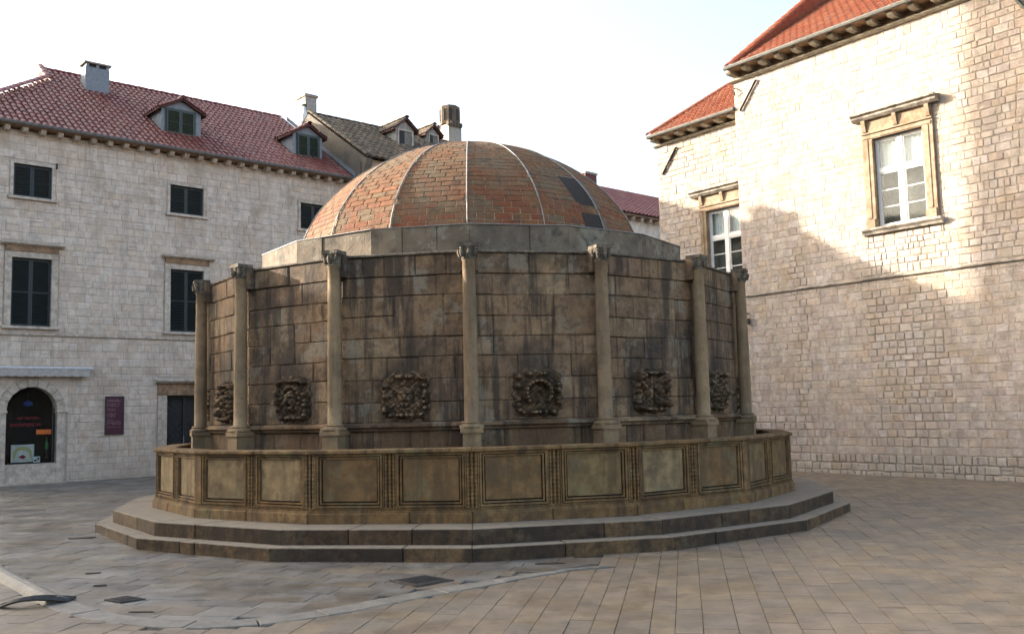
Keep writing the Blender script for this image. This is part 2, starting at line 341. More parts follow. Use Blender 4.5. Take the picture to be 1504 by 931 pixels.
def pieces(parent, name, units, mats, mat, limit=300, smooth=False):
    """mats: list of (Matrix in parent space, size). The largest in the picture become objects, the rest one joined mesh."""
    W = WM.get(parent, Matrix.Identity(4)) if parent is not None else Matrix.Identity(4)
    r = random.Random(hash(name) % 1000 if False else len(mats)*7+3)
    sc = [(shown((W@m).translation, sz), i) for i, (m, sz) in enumerate(mats)]
    order = [i for _, i in sorted(sc, key=lambda t: -t[0])]
    one, rest = order[:limit], order[limit:]
    meshes = []
    for vs, fs in units:
        mb = MB(); mb.add(vs, fs); meshes.append(mb.mesh(name, MT[mat], smooth))
    for i in one:
        link(name, meshes[r.randrange(len(meshes))], parent, mats[i][0])
    if rest:
        U = [(np.array([(*v, 1) for v in vs]), fs) for vs, fs in units]
        V = []; F = []; T = []; b = 0
        for i in rest:
            uv, fs = U[r.randrange(len(U))]
            V.append((uv @ np.array(mats[i][0]).T)[:, :3]); t = r.random()
            for f in fs: F.append(tuple(b+q for q in f)); T.append(t)
            b += len(uv)
        me = bpy.data.meshes.new(name); me.from_pydata(np.concatenate(V).tolist(), [], F); me.materials.append(MT[mat])
        a = me.attributes.new('tone', 'FLOAT', 'FACE'); a.data.foreach_set('value', T)
        if smooth: me.polygons.foreach_set('use_smooth', [True]*len(me.polygons))
        link(name + 's' if not name.endswith('s') else name, me, parent, None, 'stuff')
def TR(x, y, z): return Matrix.Translation((x, y, z))
def SC(x, y, z): return Matrix.Diagonal((x, y, z, 1))
def RZ(a): return Matrix.Rotation(a, 4, 'Z')
def RX(a): return Matrix.Rotation(a, 4, 'X')

def masonry(parent, x0, x1, z0, z1, holes, hfun, wfun, y=0., depth=.03, gap=.010, mat='left_stone', seed=1, top=None, limit=300, rough=.35, zones=None, units=None, wob=0):
    """coursed stones over the wall face (front at -y). holes: (x0,x1,z0,z1)"""
    r = random.Random(seed); out = []
    z = z0
    while z < z1-.03:
        h = hfun(r, z); za, zb = z, min(z+h, z1)
        if z1-zb < .08: zb = z1
        x = x0 - r.uniform(0, .25)
        cuts = [(a, b, c, d) for a, b, c, d in holes if c < zb-.01 and d > za+.01]
        while x < x1:
            w = wfun(r, x, z)
            segs = [(max(x, x0), min(x+w, x1), za, zb)]
            for a, b, c, d in cuts:
                ns = []
                for (p, q, u, v) in segs:
                    if b <= p or a >= q or d <= u or c >= v: ns.append((p, q, u, v)); continue
                    if p < a: ns.append((p, a, u, v))
                    if q > b: ns.append((b, q, u, v))
                    m0, m1 = max(p, a), min(q, b)
                    if c-u > .03: ns.append((m0, m1, u, c))
                    if v-d > .03: ns.append((m0, m1, d, v))
                segs = ns
            for (p, q, u, v) in segs:
                if q-p < .035 or v-u < .03: continue
                if top and (v > top((p+q)/2)): v = min(v, top((p+q)/2))
                if v-u < .03: continue
                gp = gap*r.uniform(.5, 1.6); dd = depth*r.uniform(1-rough, 1+rough)
                if zones: gp, dd = zones((p+q)/2, (u+v)/2, gp, dd, r)
                parts = [(p, q, u, v)]
                if wob and v-u > .17 and q-p > .14 and r.random() < .05: m = u+(v-u)*r.uniform(.4, .6); parts = [(p, q, u, m), (p, q, m, v)]
                for (p, q, u, v) in parts:
                    w1 = wob*(r.uniform(-1, 1)); w2 = wob*r.uniform(-1, 1)
                    Mx = TR((p+q)/2, y, (u+v)/2+w1*.5) @ Matrix.Rotation(r.uniform(-.006, .006)*(1+wob*150), 4, 'Y') @ SC(max(.03, q-p-gp+w2*.3), dd, v-u-gp-abs(w2)*.6)
                    out.append((Mx, math.sqrt((q-p)*(v-u))))
            x += w
        z = zb
    pieces(parent, 'stone', units or UNITS, out, mat, limit)

def roof_tiles(parent, x0, x1, q0, z0, slope, L, mat, pitch=.17, row=.3, clip=None, limit=300, seed=5):
    """barrel tiles on a slope rising inwards (+y) from the line (y=q0, z=z0); slope = angle, L = slope length"""
    r = random.Random(seed); out = []
    n = int((x1-x0)/pitch); nr = int(L/row)
    for j in range(nr):
        for i in range(n):
            x = x0+(i+.5)*pitch; v = j*row
            q = q0+(v+row*.5)*math.cos(slope)
            if clip and not clip(x, q): continue
            Mx = TR(x+r.uniform(-.008, .008), q0+v*math.cos(slope), z0+v*math.sin(slope)+.01) @ RX(slope-.045) @ RZ(r.uniform(-.02, .02)) @ SC(pitch*.80, row, pitch*.66)
            out.append((Mx, math.sqrt(pitch*row)))
    pieces(parent, 'roof_tile', TILE, out, mat, limit, smooth=False)

def gslope(y): return .0087*y

# ================================================================== GROUND
gm = MB(); S0 = 260
gm.add([(-S0, -S0, gslope(-S0)-.022), (S0, -S0, gslope(-S0)-.022), (S0, S0, gslope(S0)-.022), (-S0, S0, gslope(S0)-.022)], [(0, 1, 2, 3)])
ground = gm.build('ground', 'ground'); tag(ground, 'worn limestone ground of the square', kind='structure')
paving = empty('pavement', (0, 0, 0), 0, 'pale limestone paving slabs laid in rows across the square', None); paving['kind'] = 'structure'
KERB = [(-7.4, -3.2), (-6.2, -4.6), (-5.05, -6.02), (-4.64, -6.53), (-3.94, -7.37), (-3.39, -7.99), (-2.91, -8.41), (-2.53, -8.63), (-2.19, -8.77), (-1.9, -8.82), (-1.57, -8.78), (-1.28, -8.66), (-.87, -8.39), (-.56, -8.09), (-.23, -7.76), (.26, -7.38), (.65, -7.05), (1.22, -6.62), (1.6, -6.5)]
def clip_poly(poly, n, d):   # keep n.p <= d
    out = []
    for i in range(len(poly)):
        a, b = poly[i], poly[(i+1) % len(poly)]; da = n[0]*a[0]+n[1]*a[1]-d; db = n[0]*b[0]+n[1]*b[1]-d
        if da <= 0: out.append(a)
        if (da < 0 < db) or (db < 0 < da):
            t = da/(da-db); out.append((a[0]+t*(b[0]-a[0]), a[1]+t*(b[1]-a[1])))
    return out
def kerb_side(p):    # signed distance to the kerb curve (positive = outer side, towards the camera) and its line
    best = None
    for i in range(len(KERB)-1):
        a, b = KERB[i], KERB[i+1]; dx, dy = b[0]-a[0], b[1]-a[1]; L = math.hypot(dx, dy)
        t = max(0, min(1, ((p[0]-a[0])*dx+(p[1]-a[1])*dy)/L/L)); d = math.hypot(p[0]-a[0]-t*dx, p[1]-a[1]-t*dy)
        if best is None or d < best[0]:
            n = (dy/L, -dx/L); best = (d, n, n[0]*a[0]+n[1]*a[1], (p[0]-a[0])*n[0]+(p[1]-a[1])*n[1])
    return best
def inside(p):
    # inner apron: between the kerb curve and the fountain
    if p[0] > 1.6: return False
    if p[0] < -7.4: return p[1] > -3.2
    b = kerb_side(p); return b[3] < 0
def slab_mesh(mb, poly, z, th, ins=.003, tone=0, tilt=(0, 0)):
    cx = sum(p[0] for p in poly)/len(poly); cy = sum(p[1] for p in poly)/len(poly)
    def sh(p, k):
        d = math.hypot(p[0]-cx, p[1]-cy) or 1; return (p[0]-(p[0]-cx)/d*k, p[1]-(p[1]-cy)/d*k)
    n = len(poly); vs = []
    for k, dz in ((ins, -th), (ins, -.006), (ins+.005, 0)):
        for p in poly:
            q = sh(p, k); vs.append((q[0], q[1], gslope(q[1])+z+dz+(q[0]-cx)*tilt[0]+(q[1]-cy)*tilt[1]))
    fs = [tuple(2*n+i for i in range(n))]
    for a in (0, n):
        for i in range(n): fs.append((a+i, a+(i+1) % n, a+n+(i+1) % n, a+n+i))
    mb.tone = tone; mb.add(vs, fs)
def pave(region, ang, wrow, lens, xr, yr, mat, seed, limit):
    r = random.Random(seed); ca, sa = math.cos(ang), math.sin(ang); L = []
    v = yr[0]
    while v < yr[1]:
        w = wrow(r); u = xr[0]-r.uniform(0, 1); 
        while u < xr[1]:
            l = lens(r)
            cs = [(u, v), (u+l, v), (u+l, v+w), (u, v+w)]
            P = [(x*ca-y*sa, x*sa+y*ca) for x, y in cs]
            u += l
            c = (sum(p[0] for p in P)/4, sum(p[1] for p in P)/4)
            if math.hypot(*c) < 5.7 or c[1] < -14.5 or abs(c[0]) > 14.5 or c[1] > 15: continue
            if not region(c): continue
            kb = kerb_side(c)
            if kb[0] < 1.0 and -7.4 < c[0] < 1.6:
                if kb[3] > 0: P = clip_poly(P, (-kb[1][0], -kb[1][1]), -kb[2]-.12)
                else: P = clip_poly(P, kb[1], kb[2]-.12)
                if len(P) < 3: continue
            L.append((P, shown(Vector((*c, 0)), math.sqrt(l*w))))
        v += w
    L.sort(key=lambda t: -t[1])
    rest = MB()
    for i, (P, s) in enumerate(L):
        z = r.uniform(-.003, .003); tl = (r.uniform(-.004, .004), r.uniform(-.004, .004))
        if i < limit:
            mb = MB(); slab_mesh(mb, P, z, .022, tilt=tl); o = mb.build('paving_slab', mat, paving)
        else: slab_mesh(rest, P, z, .022, tone=r.random()+.001, tilt=tl)
    if rest.v: rest.build('paving_slabs', mat, paving, kind='stuff')
A1 = math.radians(80)
def out_reg(c): return not inside(c) and not (c[0] < -5.5 and c[1] > -3.2)
pave(out_reg, A1, lambda r: r.choice([.19, .21, .23, .26]), lambda r: r.uniform(.26, .56), (-16, 16), (-16, 16), 'slab', 11, 170)
pave(lambda c: inside(c) or (c[0] < -5.5 and c[1] > -3.2), math.radians(-12), lambda r: r.choice([.2, .25, .3, .36]), lambda r: r.uniform(.3, .8), (-18, 10), (-14, 18), 'slab_inner', 12, 130)
# kerb stones along the curve
def resample(pts, r):
    seg = []; acc = [0]
    for a, b in zip(pts, pts[1:]): acc.append(acc[-1]+math.dist(a, b))
    def at(s):
        s = max(0, min(acc[-1], s))
        for i in range(len(pts)-1):
            if s <= acc[i+1]:
                t = (s-acc[i])/(acc[i+1]-acc[i]); return (pts[i][0]+t*(pts[i+1][0]-pts[i][0]), pts[i][1]+t*(pts[i+1][1]-pts[i][1]))
        return pts[-1]
    s = 0
    while s < acc[-1]-.1:
        l = r.uniform(.38, .72); yield [at(s+l*k/4) for k in range(5)]; s += l
rk = random.Random(4)
for pts in resample(KERB, rk):
    left, right = [], []
    for i, p in enumerate(pts):
        a, b = pts[max(0, i-1)], pts[min(4, i+1)]; dx, dy = b[0]-a[0], b[1]-a[1]; L = math.hypot(dx, dy) or 1
        n = (-dy/L, dx/L); w = (.13 if p[0] < .0 else max(.02, .13-.07*(p[0]-.0)))
        left.append((p[0]+n[0]*w, p[1]+n[1]*w)); right.append((p[0]-n[0]*w, p[1]-n[1]*w))
    rounded = pts[2][0] < -3.5
    z = rk.uniform(.002, .012); mb = MB()
    if rounded:
        vs = []; fs = []; sg = 6
        for i, (l, q) in enumerate(zip(left, right)):
            for k in range(sg+1):
                t = k/sg; x = l[0]+(q[0]-l[0])*t; y = l[1]+(q[1]-l[1])*t; vs.append((x, y, gslope(y)-.02+.085*math.sin(PI*t)**.6))
        for i in range(4):
            for k in range(sg): a = i*(sg+1)+k; fs.append((a, a+sg+1, a+sg+2, a+1))
        fs.append(tuple(range(sg+1))); fs.append(tuple(4*(sg+1)+k for k in range(sg+1))[::-1]); mb.add(vs, fs)
    else: slab_mesh(mb, right+left[::-1], z*.6+.001, .03, ins=.006)
    mb.build('kerb_stone', 'kerb', paving)

def ground_thing(name, label, cat, mat, poly, top=.012, group=None, detail=None):
    cx = sum(p[0] for p in poly)/len(poly); cy = sum(p[1] for p in poly)/len(poly)
    r = empty(name, (cx, cy, gslope(cy)), 0, label, cat, group); mb = MB()
    mb.prism([(x-cx, y-cy) for x, y in poly], -.02, top); mb.build('frame', 'cast_iron', r)
    ip = [((x-cx)*.86, (y-cy)*.86) for x, y in poly]; mb = MB(); mb.prism(ip, top-.01, top+.004)
    lid = mb.build('lid', mat, r)
    mb = MB()
    for k in range(-3, 4):      # raised bars on the lid
        a, b, c, d = ip[0], ip[1], ip[2 % len(ip)], ip[3 % len(ip)]
        t = .5+k*.12
        p = (a[0]+(b[0]-a[0])*t, a[1]+(b[1]-a[1])*t); q = (d[0]+(c[0]-d[0])*t, d[1]+(c[1]-d[1])*t)
        ux, uy = (q[0]-p[0])*.92, (q[1]-p[1])*.92; L = math.hypot(ux, uy) or 1; nx, ny = -uy/L*.006, ux/L*.006
        mx, my = (p[0]+q[0])/2, (p[1]+q[1])/2
        mb.prism([(mx-ux/2-nx, my-uy/2-ny), (mx+ux/2-nx, my+uy/2-ny), (mx+ux/2+nx, my+uy/2+ny), (mx-ux/2+nx, my-uy/2+ny)], top+.004, top+.009)
    o = mb.build('raised_bar', mat, lid); o['kind'] = 'stuff'
    return r
ground_thing('manhole_cover', 'larger square rusty cast iron manhole cover in the paving in front of the fountain', 'manhole cover', 'cast_iron', [(-.62, -7.09), (-.33, -7.42), (.02, -7.15), (-.30, -6.80)])
ground_thing('manhole_cover', 'small dark iron inspection cover near the curved kerb at lower left', 'manhole cover', 'cast_iron', [(-3.19, -7.70), (-2.97, -7.86), (-2.80, -7.71), (-3.05, -7.54)])
for i, (x, y, w, d, rz, lab) in enumerate([(-3.96, -6.17, .085, .04, .1, 'small oval drain hole in the paving, the farther of the two near the kerb'), (-3.56, -6.93, .07, .035, .1, 'small oval drain hole in the paving, the nearer of the two near the kerb'),
        (-5.44, -3.15, .19, .10, .2, 'dark gully opening in the paving left of the lower step'), (1.0, -6.27, .16, .028, .0, 'long narrow drain slot at the foot of the lower step'), (-2.62, -8.28, .12, .02, -.1, 'short dark drain slit just inside the curved kerb')]):
    r = empty('drain_opening', (x, y, gslope(y)), rz, lab, 'drain', 'drain openings around the fountain')
    mb = MB(); mb.prism([(w*math.cos(a*PI/6), d*math.sin(a*PI/6)) for a in range(12)], -.01, .009); mb.build('rim', 'cast_iron', r)
    mb = MB(); mb.prism([(w*.85*math.cos(a*PI/6), d*.8*math.sin(a*PI/6)) for a in range(12)], .0, .011); mb.build('cavity', 'hatch', r)
# dark crumpled sheet lying across the kerb
rr = random.Random(9)
def crum(x0, y0, x1, y1, w, bend, seed):
    def fn(u, v):
        x = x0+(x1-x0)*u; y = y0+(y1-y0)*u+bend*math.sin(PI*u); ww = w*(.25+math.sin(PI*min(1, u*1.05))**.7)
        yy = y+(v-.5)*ww
        return (x+.03*math.sin(9*v+u*5), yy, gslope(yy)+.012+.065*math.sin(PI*u))
    return fn
sh = empty('gutter_grating', (0, 0, 0), 0, 'dark bent metal gully grating lying across the rounded kerb at lower left', 'grating')
mb = MB()
for k in range(5):
    pts = []
    for j in range(9):
        u = j/8; x = -4.02+.52*u; y = -7.93+.25*u-.12*math.sin(PI*u)+(k-2)*.03*(.5+.8*u)
        pts.append((x, y, gslope(y)+.014+.065*math.sin(PI*u)))
    mb.tube(pts, .016, 5)
mb.build('grating_bars', 'iron', sh, kind='stuff')
mb = MB(); mb.grid(14, 5, crum(-4.05, -7.93, -3.62, -7.72, .07, -.10, 3)); 
# give the sheet a little thickness
n0 = len(mb.v); mb.add([(x, y, z-.006) for x, y, z in mb.v], [tuple(reversed(f)) for f in mb.f]); mb.build('gully_plate', 'cast_iron', sh)

# ================================================================== FOUNTAIN
PHI = math.radians(1.46); NS = 16; HA = PI/NS
F = empty('domed_fountain', (0, 0, 0), 0, 'large round stone fountain with brick dome, columns and carved masks on two steps', 'fountain')
def FA(i): return (i+.5)*2*HA+PHI      # face angle
def VA(i): return i*2*HA+PHI           # vertex angle
rf = random.Random(21)
def ring_poly(ro, ri, t0, t1):
    ho, hi, ao, ai = ro*math.sin(HA), ri*math.sin(HA), ro*math.cos(HA), ri*math.cos(HA)
    return [(t0*ho, -ao), (t1*ho, -ao), (t1*hi, -ai), (t0*hi, -ai)]
for i in range(NS):
    Mf = RZ(FA(i))
    # steps, plinth
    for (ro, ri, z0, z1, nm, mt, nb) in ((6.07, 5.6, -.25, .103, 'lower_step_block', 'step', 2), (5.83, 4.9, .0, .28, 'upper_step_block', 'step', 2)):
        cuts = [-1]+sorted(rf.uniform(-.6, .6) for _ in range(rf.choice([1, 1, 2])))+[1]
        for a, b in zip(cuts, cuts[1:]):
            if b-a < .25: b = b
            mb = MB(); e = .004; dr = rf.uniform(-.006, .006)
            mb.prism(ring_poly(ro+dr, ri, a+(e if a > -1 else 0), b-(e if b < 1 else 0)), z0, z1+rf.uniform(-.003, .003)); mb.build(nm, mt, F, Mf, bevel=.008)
    cuts = [-1, rf.uniform(-.25, .3), 1]
    for a, b in zip(cuts, cuts[1:]):
        mb = MB(); mb.prism(ring_poly(5.285, 5.0, a+.003, b-.003), .27, .405); mb.build('plinth_block', 'parapet', F, Mf, bevel=.012)
    # parapet core
    mb = MB(); mb.prism(ring_poly(5.19, 5.02, -1, 1), .40, 1.12); mb.build('parapet_wall', 'groove_shade', F, Mf)
    mb = MB(); cc = rf.uniform(-.4, .4)
    mb.prism(ring_poly(5.285, 4.98, -1, cc-.002), 1.118, 1.166); mb.prism(ring_poly(5.283, 4.98, cc+.002, 1), 1.118, 1.168); mb.build('coping', 'parapet', F, Mf, bevel=.01)
    mb = MB(); mb.prism(ring_poly(5.262, 5.0, -1, 1), .405, .435); mb.prism(ring_poly(5.235, 5.0, -1, 1), .435, .462)
    k = 0
    for t in np.linspace(-.97, .97, 56): mb.box(t*1.02-.010, t*1.02+.010, -5.235*math.cos(HA)-.012, -5.235*math.cos(HA), .440, .458)
    mb.build('base_moulding', 'parapet', F, Mf)
Y0 = -5.19*math.cos(HA)   # face of the parapet core
def bars(mb, x0, x1, z0, z1, w, y0, y1):
    mb.box(x0, x0+w, y0, y1, z0, z1).box(x1-w, x1, y0, y1, z0, z1).box(x0+w, x1-w, y0, y1, z0, z0+w).box(x0+w, x1-w, y0, y1, z1-w, z1)
pm = MB(); pm.box(-.345, .345, -.022, .0, -.256, .256); pme = pm.mesh('parapet_panel', MT['panel'])
fm = MB(); bars(fm, -.418, .418, -.326, .317, .024, -.056, 0); bars(fm, -.379, .379, -.288, .282, .018, -.044, 0)
fme = fm.mesh('panel_frame', MT['parapet'])
rm = MB()
for x in (-.05, 0, .05):
    prof = []
    for k in range(27): prof.append((.0125 if k % 2 else .0205, .462+.655*k/26))
    rm.lathe(prof, 6, TR(x, -.030, 0))
for x in (-.078, .078): rm.box(x-.008, x+.008, -.040, .01, .462, 1.118)
rm.box(-.09, .09, -.006, .01, .462, 1.118)
rme = rm.mesh('rope_moulding', MT['parapet'])
cm = MB(); cm.box(-.075, .075, -.045, .02, .462, 1.118); cme = cm.mesh('corner_post', MT['parapet'])
for i in range(NS):
    Mf = RZ(FA(i))
    for x in (-.51, .51):
        link('parapet_panel', pme, F, Mf @ TR(x, Y0, .80)); link('panel_frame', fme, F, Mf @ TR(x, Y0, .795))
    link('rope_moulding', rme, F, Mf @ TR(0, Y0, 0))
    j = ((i+8) % 16)-8
    link('corner_post' if j in (-2, 2) else 'rope_moulding', cme if j in (-2, 2) else rme, F, RZ(VA(i)) @ TR(0, -5.19-(.0 if j in (-2, 2) else .005), 0))
mb = MB(); mb.prism([(5.1*math.sin(VA(i)), -5.1*math.cos(VA(i))) for i in range(NS)], .3, .62); mb.build('basin_floor', 'drum_core', F)
mb = MB(); mb.prism([(5.05*math.sin(VA(i)), -5.05*math.cos(VA(i))) for i in range(NS)], .62, .70); mb.build('basin_water', 'water', F)

# drum of ashlar
RW = 4.47; AW = RW*math.cos(HA); HW = RW*math.sin(HA)
mb = MB(); mb.prism([((RW-.025)*math.sin(VA(i)), -(RW-.025)*math.cos(VA(i))) for i in range(NS)], .3, 3.655); mb.build('drum_core', 'drum_core', F)
dr = []; CZ = [.62, 1.0, 1.375]
for i in range(NS):
    Mf = RZ(FA(i)); zz = [.62, 1.0, 1.375]
    z = 1.48; hs = [rf.uniform(.25, .30) for _ in range(7)]; k = (3.385-1.48)/sum(hs)
    rows = [(.62, 1.0), (1.0, 1.375)]
    for h in hs: rows.append((z, z+h*k)); z += h*k
    rows.append((3.385, 3.655))
    if rf.random() < .75:
        k = rf.randrange(3, 7); tall = rf.uniform(-HW*.6, HW*.3)
        big = (tall, tall+rf.uniform(.4, .7), rows[k][0], rows[k+1][1])
    else: big = None
    if big:
        dr.append((Mf @ TR((big[0]+big[1])/2, -(AW-.028), (big[2]+big[3])/2) @ SC(big[1]-big[0]-.004, .03, big[3]-big[2]-.006), .5))
    for (a, b) in rows:
        x = -HW; 
        while x < HW-.01:
            w = rf.choice([.3, .42, .5, .62, .8]); x2 = min(x+w, HW)
            if HW-x2 < .14: x2 = HW
            if big and a >= big[2]-.01 and b <= big[3]+.01:
                if x >= big[0]-.02 and x < big[1]-.001: x = big[1]; continue
                if x < big[0] < x2: x2 = big[0]
                if x2-x < .02: x = big[1]; continue
            tp = b > 3.6
            d = .028*rf.uniform(.8, 1.15)+(.010 if tp else 0); gp = rf.choice([.001, .001, .002, .003, .007])
            gp2 = rf.choice([.002, .003, .004, .008, .018])
            dr.append((Mf @ TR((x+x2)/2, -(AW-.028), (a+b)/2) @ SC(x2-x-gp, d, b-a-gp2), math.sqrt((x2-x)*(b-a))))
            x = x2
pieces(F, 'wall_block', UNITS_FLAT, dr, 'drum', 290)
for i in range(NS):
    Mf = RZ(FA(i))
    mb = MB(); ap = AW+.01
    mb.prism_x([(-ap+.1, 1.375), (-ap-.035, 1.375), (-ap-.045, 1.40), (-ap-.085, 1.425), (-ap-.085, 1.455), (-ap-.06, 1.462), (-ap-.03, 1.482), (-ap+.1, 1.482)][::-1], -HW-.02, HW+.02)
    mb.build('ledge_moulding', 'drum', F, Mf)
    mb = MB(); mb.prism(ring_poly(RW+.03, 3.5, -1, 1), 3.657, 3.69); mb.build('cornice_slab', 'capital', F, Mf, bevel=.008)
    mb = MB(); a0, a1 = RW*math.cos(HA), 3.6*math.cos(HA)
    mb.add([(-HW*.99, -a0, 3.692), (HW*.99, -a0, 3.692), (.72, -a1, 3.75), (-.72, -a1, 3.75)], [(0, 1, 2, 3)]); mb.build('roof_slab', 'collar', F, Mf)
    c = rf.choice([[-1, 1], [-1, rf.uniform(-.5, .5), 1], [-1, rf.uniform(-.6, -.1), rf.uniform(.1, .6), 1]])
    for a, b in zip(c, c[1:]):
        mb = MB(); mb.prism(ring_poly(3.66+rf.uniform(-.008, .008), 3.4, a+(.004 if a > -1 else 0), b-(.004 if b < 1 else 0)), 3.70, 4.19); mb.build('collar_slab', 'collar', F, Mf, bevel=.006)
    mb = MB(); mb.prism(ring_poly(3.675, 2.8, -1, 1), 4.192, 4.202); mb.build('lead_flashing', 'lead', F, Mf)

# columns
sp = [(.094, 1.465), (.102, 1.475), (.096, 1.49)]+[(.0945-.013*(t**1.6), 1.49+t*2.03) for t in np.linspace(0, 1, 9)]+[(.09, 3.525), (.088, 3.54)]
smb = MB(); smb.lathe(sp, 20); shaft_me = smb.mesh('column', MT['column'], True)
bmb = MB(); bmb.box(-.145, .145, -.145, .145, 1.335, 1.39)
bmb.lathe([(.150, 1.39), (.162, 1.405), (.158, 1.425), (.128, 1.438), (.122, 1.45), (.136, 1.462), (.118, 1.474)], 18)
for a in range(4):   # spur leaves on the corners of the base
    bmb.lathe([(.03, 0), (.028, .03), (.005, .045)], 7, RZ(a*PI/2+PI/4) @ TR(.165, 0, 1.385))
base_me = bmb.mesh('base', MT['column'])
pmb = MB(); pmb.prism_x([(-.125, .60), (-.125, 1.30), (-.135, 1.335), (.3, 1.335), (.3, .6)][::-1], -.115, .115); ped_me = pmb.mesh('pedestal', MT['column'])
cap_mes = []
for v in range(3):
    rc = random.Random(v); cb = MB()
    cb.lathe([(.086, 3.53), (.10, 3.55), (.092, 3.565), (.095, 3.60), (.100, 3.645), (.112, 3.69), (.113, 3.70)], 14)
    for k in range(8):
        if rc.random() < .15: continue
        a = k*PI/4; cb.lathe([(.012, 0), (.026, .025), (.028, .07), (.016, .10), (.004, .11)], 6, RZ(a) @ TR(.105, 0, 3.565) @ Matrix.Rotation(.28, 4, 'Y'))
    for k in range(4):
        cb.lathe([(.008, -.02), (.03, -.01), (.03, .01), (.008, .02)], 7, RZ(k*PI/2+PI/4) @ TR(.122, 0, 3.675) @ Matrix.Rotation(PI/2, 4, 'X'))
    cb.prism([(-.12, -.12), (0, -.11), (.12, -.12), (.11, 0), (.12, .12), (0, .11), (-.12, .12), (-.11, 0)], 3.70, 3.745)
    cap_mes.append(cb.mesh('capital', MT['capital']))
for i in range(NS):
    j = ((i+8) % 16)-8
    off = {-3: .0, -2: .0, -1: -.3*PI/180, 1: -.25*PI/180}.get(j, 0)
    Mv = RZ(VA(i)+off) @ TR(0, -4.6, 0)
    c = link('column', shaft_me, F, Mv @ RZ(rf.uniform(0, 6)))
    c.matrix_basis = Mv
    link('capital', cap_mes[rf.randrange(3)], c, RZ(0)); link('base', base_me, c); link('pedestal', ped_me, c)
    mb = MB(); mb.box(-.12, .12, .02, .2, 3.40, 3.70); mb.build('entablature_block', 'drum', c)

# carved masks
def mask_mesh(v):
    r = random.Random(40+v); nx = ny = 64; ph = [r.uniform(0, 6) for _ in range(12)]; er = (.9, .6, .7, 1.0, .8, 1.1)[v]; lob = (8, 10, 9, 7, 11, 8)[v]
    def nz(x, y, k=1.0): return .5*math.sin(9*k*x+ph[0]+2*math.sin(7*k*y+ph[1]))+.5*math.sin(11*k*y+ph[2]+2*math.sin(8*k*x+ph[3]))
    def G(x, y, cx, cy, sx, sy): return math.exp(-(((x-cx)/sx)**2+((y-cy)/sy)**2))
    lumps = []
    for k in range(26):          # leaves round the frame, unevenly worn
        a = 2*PI*k/26+r.uniform(-.08, .08); q = 1/max(abs(math.cos(a)), abs(math.sin(a))); q = min(q, 1.28)*.80
        if r.random() > .16: lumps.append((q*math.cos(a), q*math.sin(a), r.uniform(.07, .10), r.uniform(.07, .10), r.uniform(.07, .13)))
    if v == 1:
        for k in range(18):
            a = 2*PI*k/18
            if -PI*.72 < math.atan2(math.sin(a), math.cos(a)) < -PI*.28: continue
            lumps.append((.50*math.cos(a), .50*math.sin(a), .085, .085, r.uniform(.11, .16)))
    if v == 3:
        for k in range(14): lumps.append((r.choice([-1, 1])*r.uniform(.35, .8), r.uniform(-.8, .8), .13, .12, r.uniform(.06, .12)))
    if v in (2, 4, 5):
        for k in range(14): a = 2*PI*k/14; lumps.append((.47*math.cos(a), .05+.52*math.sin(a), .09, .09, r.uniform(.05, .09)))
    def fn(u, w):
        x, y = (u-.5)*2.1, (w-.5)*2.1; ang = math.atan2(y, x)
        m = (abs(x)**4.5+abs(y)**4.5)**(1/4.5)
        edge = (.99+.035*math.sin(lob*ang*1.5+ph[4])+.03*math.sin(17*ang+ph[5])-m)/.09; edge = max(0, min(1, edge))
        h = .022
        for cx, cy, sx, sy, a in lumps:
            if abs(x-cx) < .4 and abs(y-cy) < .4: h += a*G(x, y, cx, cy, sx, sy)
        if v in (0, 2, 4, 5):
            d = (x/.33)**2+((y+.02)/.42)**2
            k = .45 if v == 0 else 1
            if d < 1: h += .11*k*math.sqrt(1-d)
            h += k*(.045*G(x, y, 0, .0, .06, .15)+.03*G(abs(x), y, .15, .17, .11, .05)-.045*G(abs(x), y, .14, .07, .06, .045)-.07*G(x, y, 0, -.25, .10, .06)+.025*G(abs(x), y, .18, -.12, .08, .1)+.03*G(x, y, 0, -.38, .12, .08))
        if v == 1: h -= .05*G(x, y, .02, -.12, .14, .3); h += .03*G(x, y, 0, .15, .2, .15)
        if v == 3: h += .05*G(x, y, -.05, .2, .16, .6)-.06*G(x, y, .12, -.2, .08, .5)
        h += .010*nz(x, y)*er+.007*nz(x, y, 2.7)*er
        h = max(h, .006)*edge**.5 - (.012 if edge == 0 else 0)
        return (x*.335, -h, y*.31)
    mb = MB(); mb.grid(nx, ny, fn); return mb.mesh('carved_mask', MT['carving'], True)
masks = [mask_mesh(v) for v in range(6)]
order = {-4: 5, -3: 4, -2: 2, -1: 0, 0: 1, 1: 3, 2: 5}
for i in range(NS):
    j = ((i+8) % 16)-8
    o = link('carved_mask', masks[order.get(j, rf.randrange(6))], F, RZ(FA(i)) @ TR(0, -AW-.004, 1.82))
    mb = MB(); mb.tube([(0, -.05, -.11), (0, -.15, -.115), (0, -.185, -.135)], .014, 7); mb.build('spout', 'iron', o)

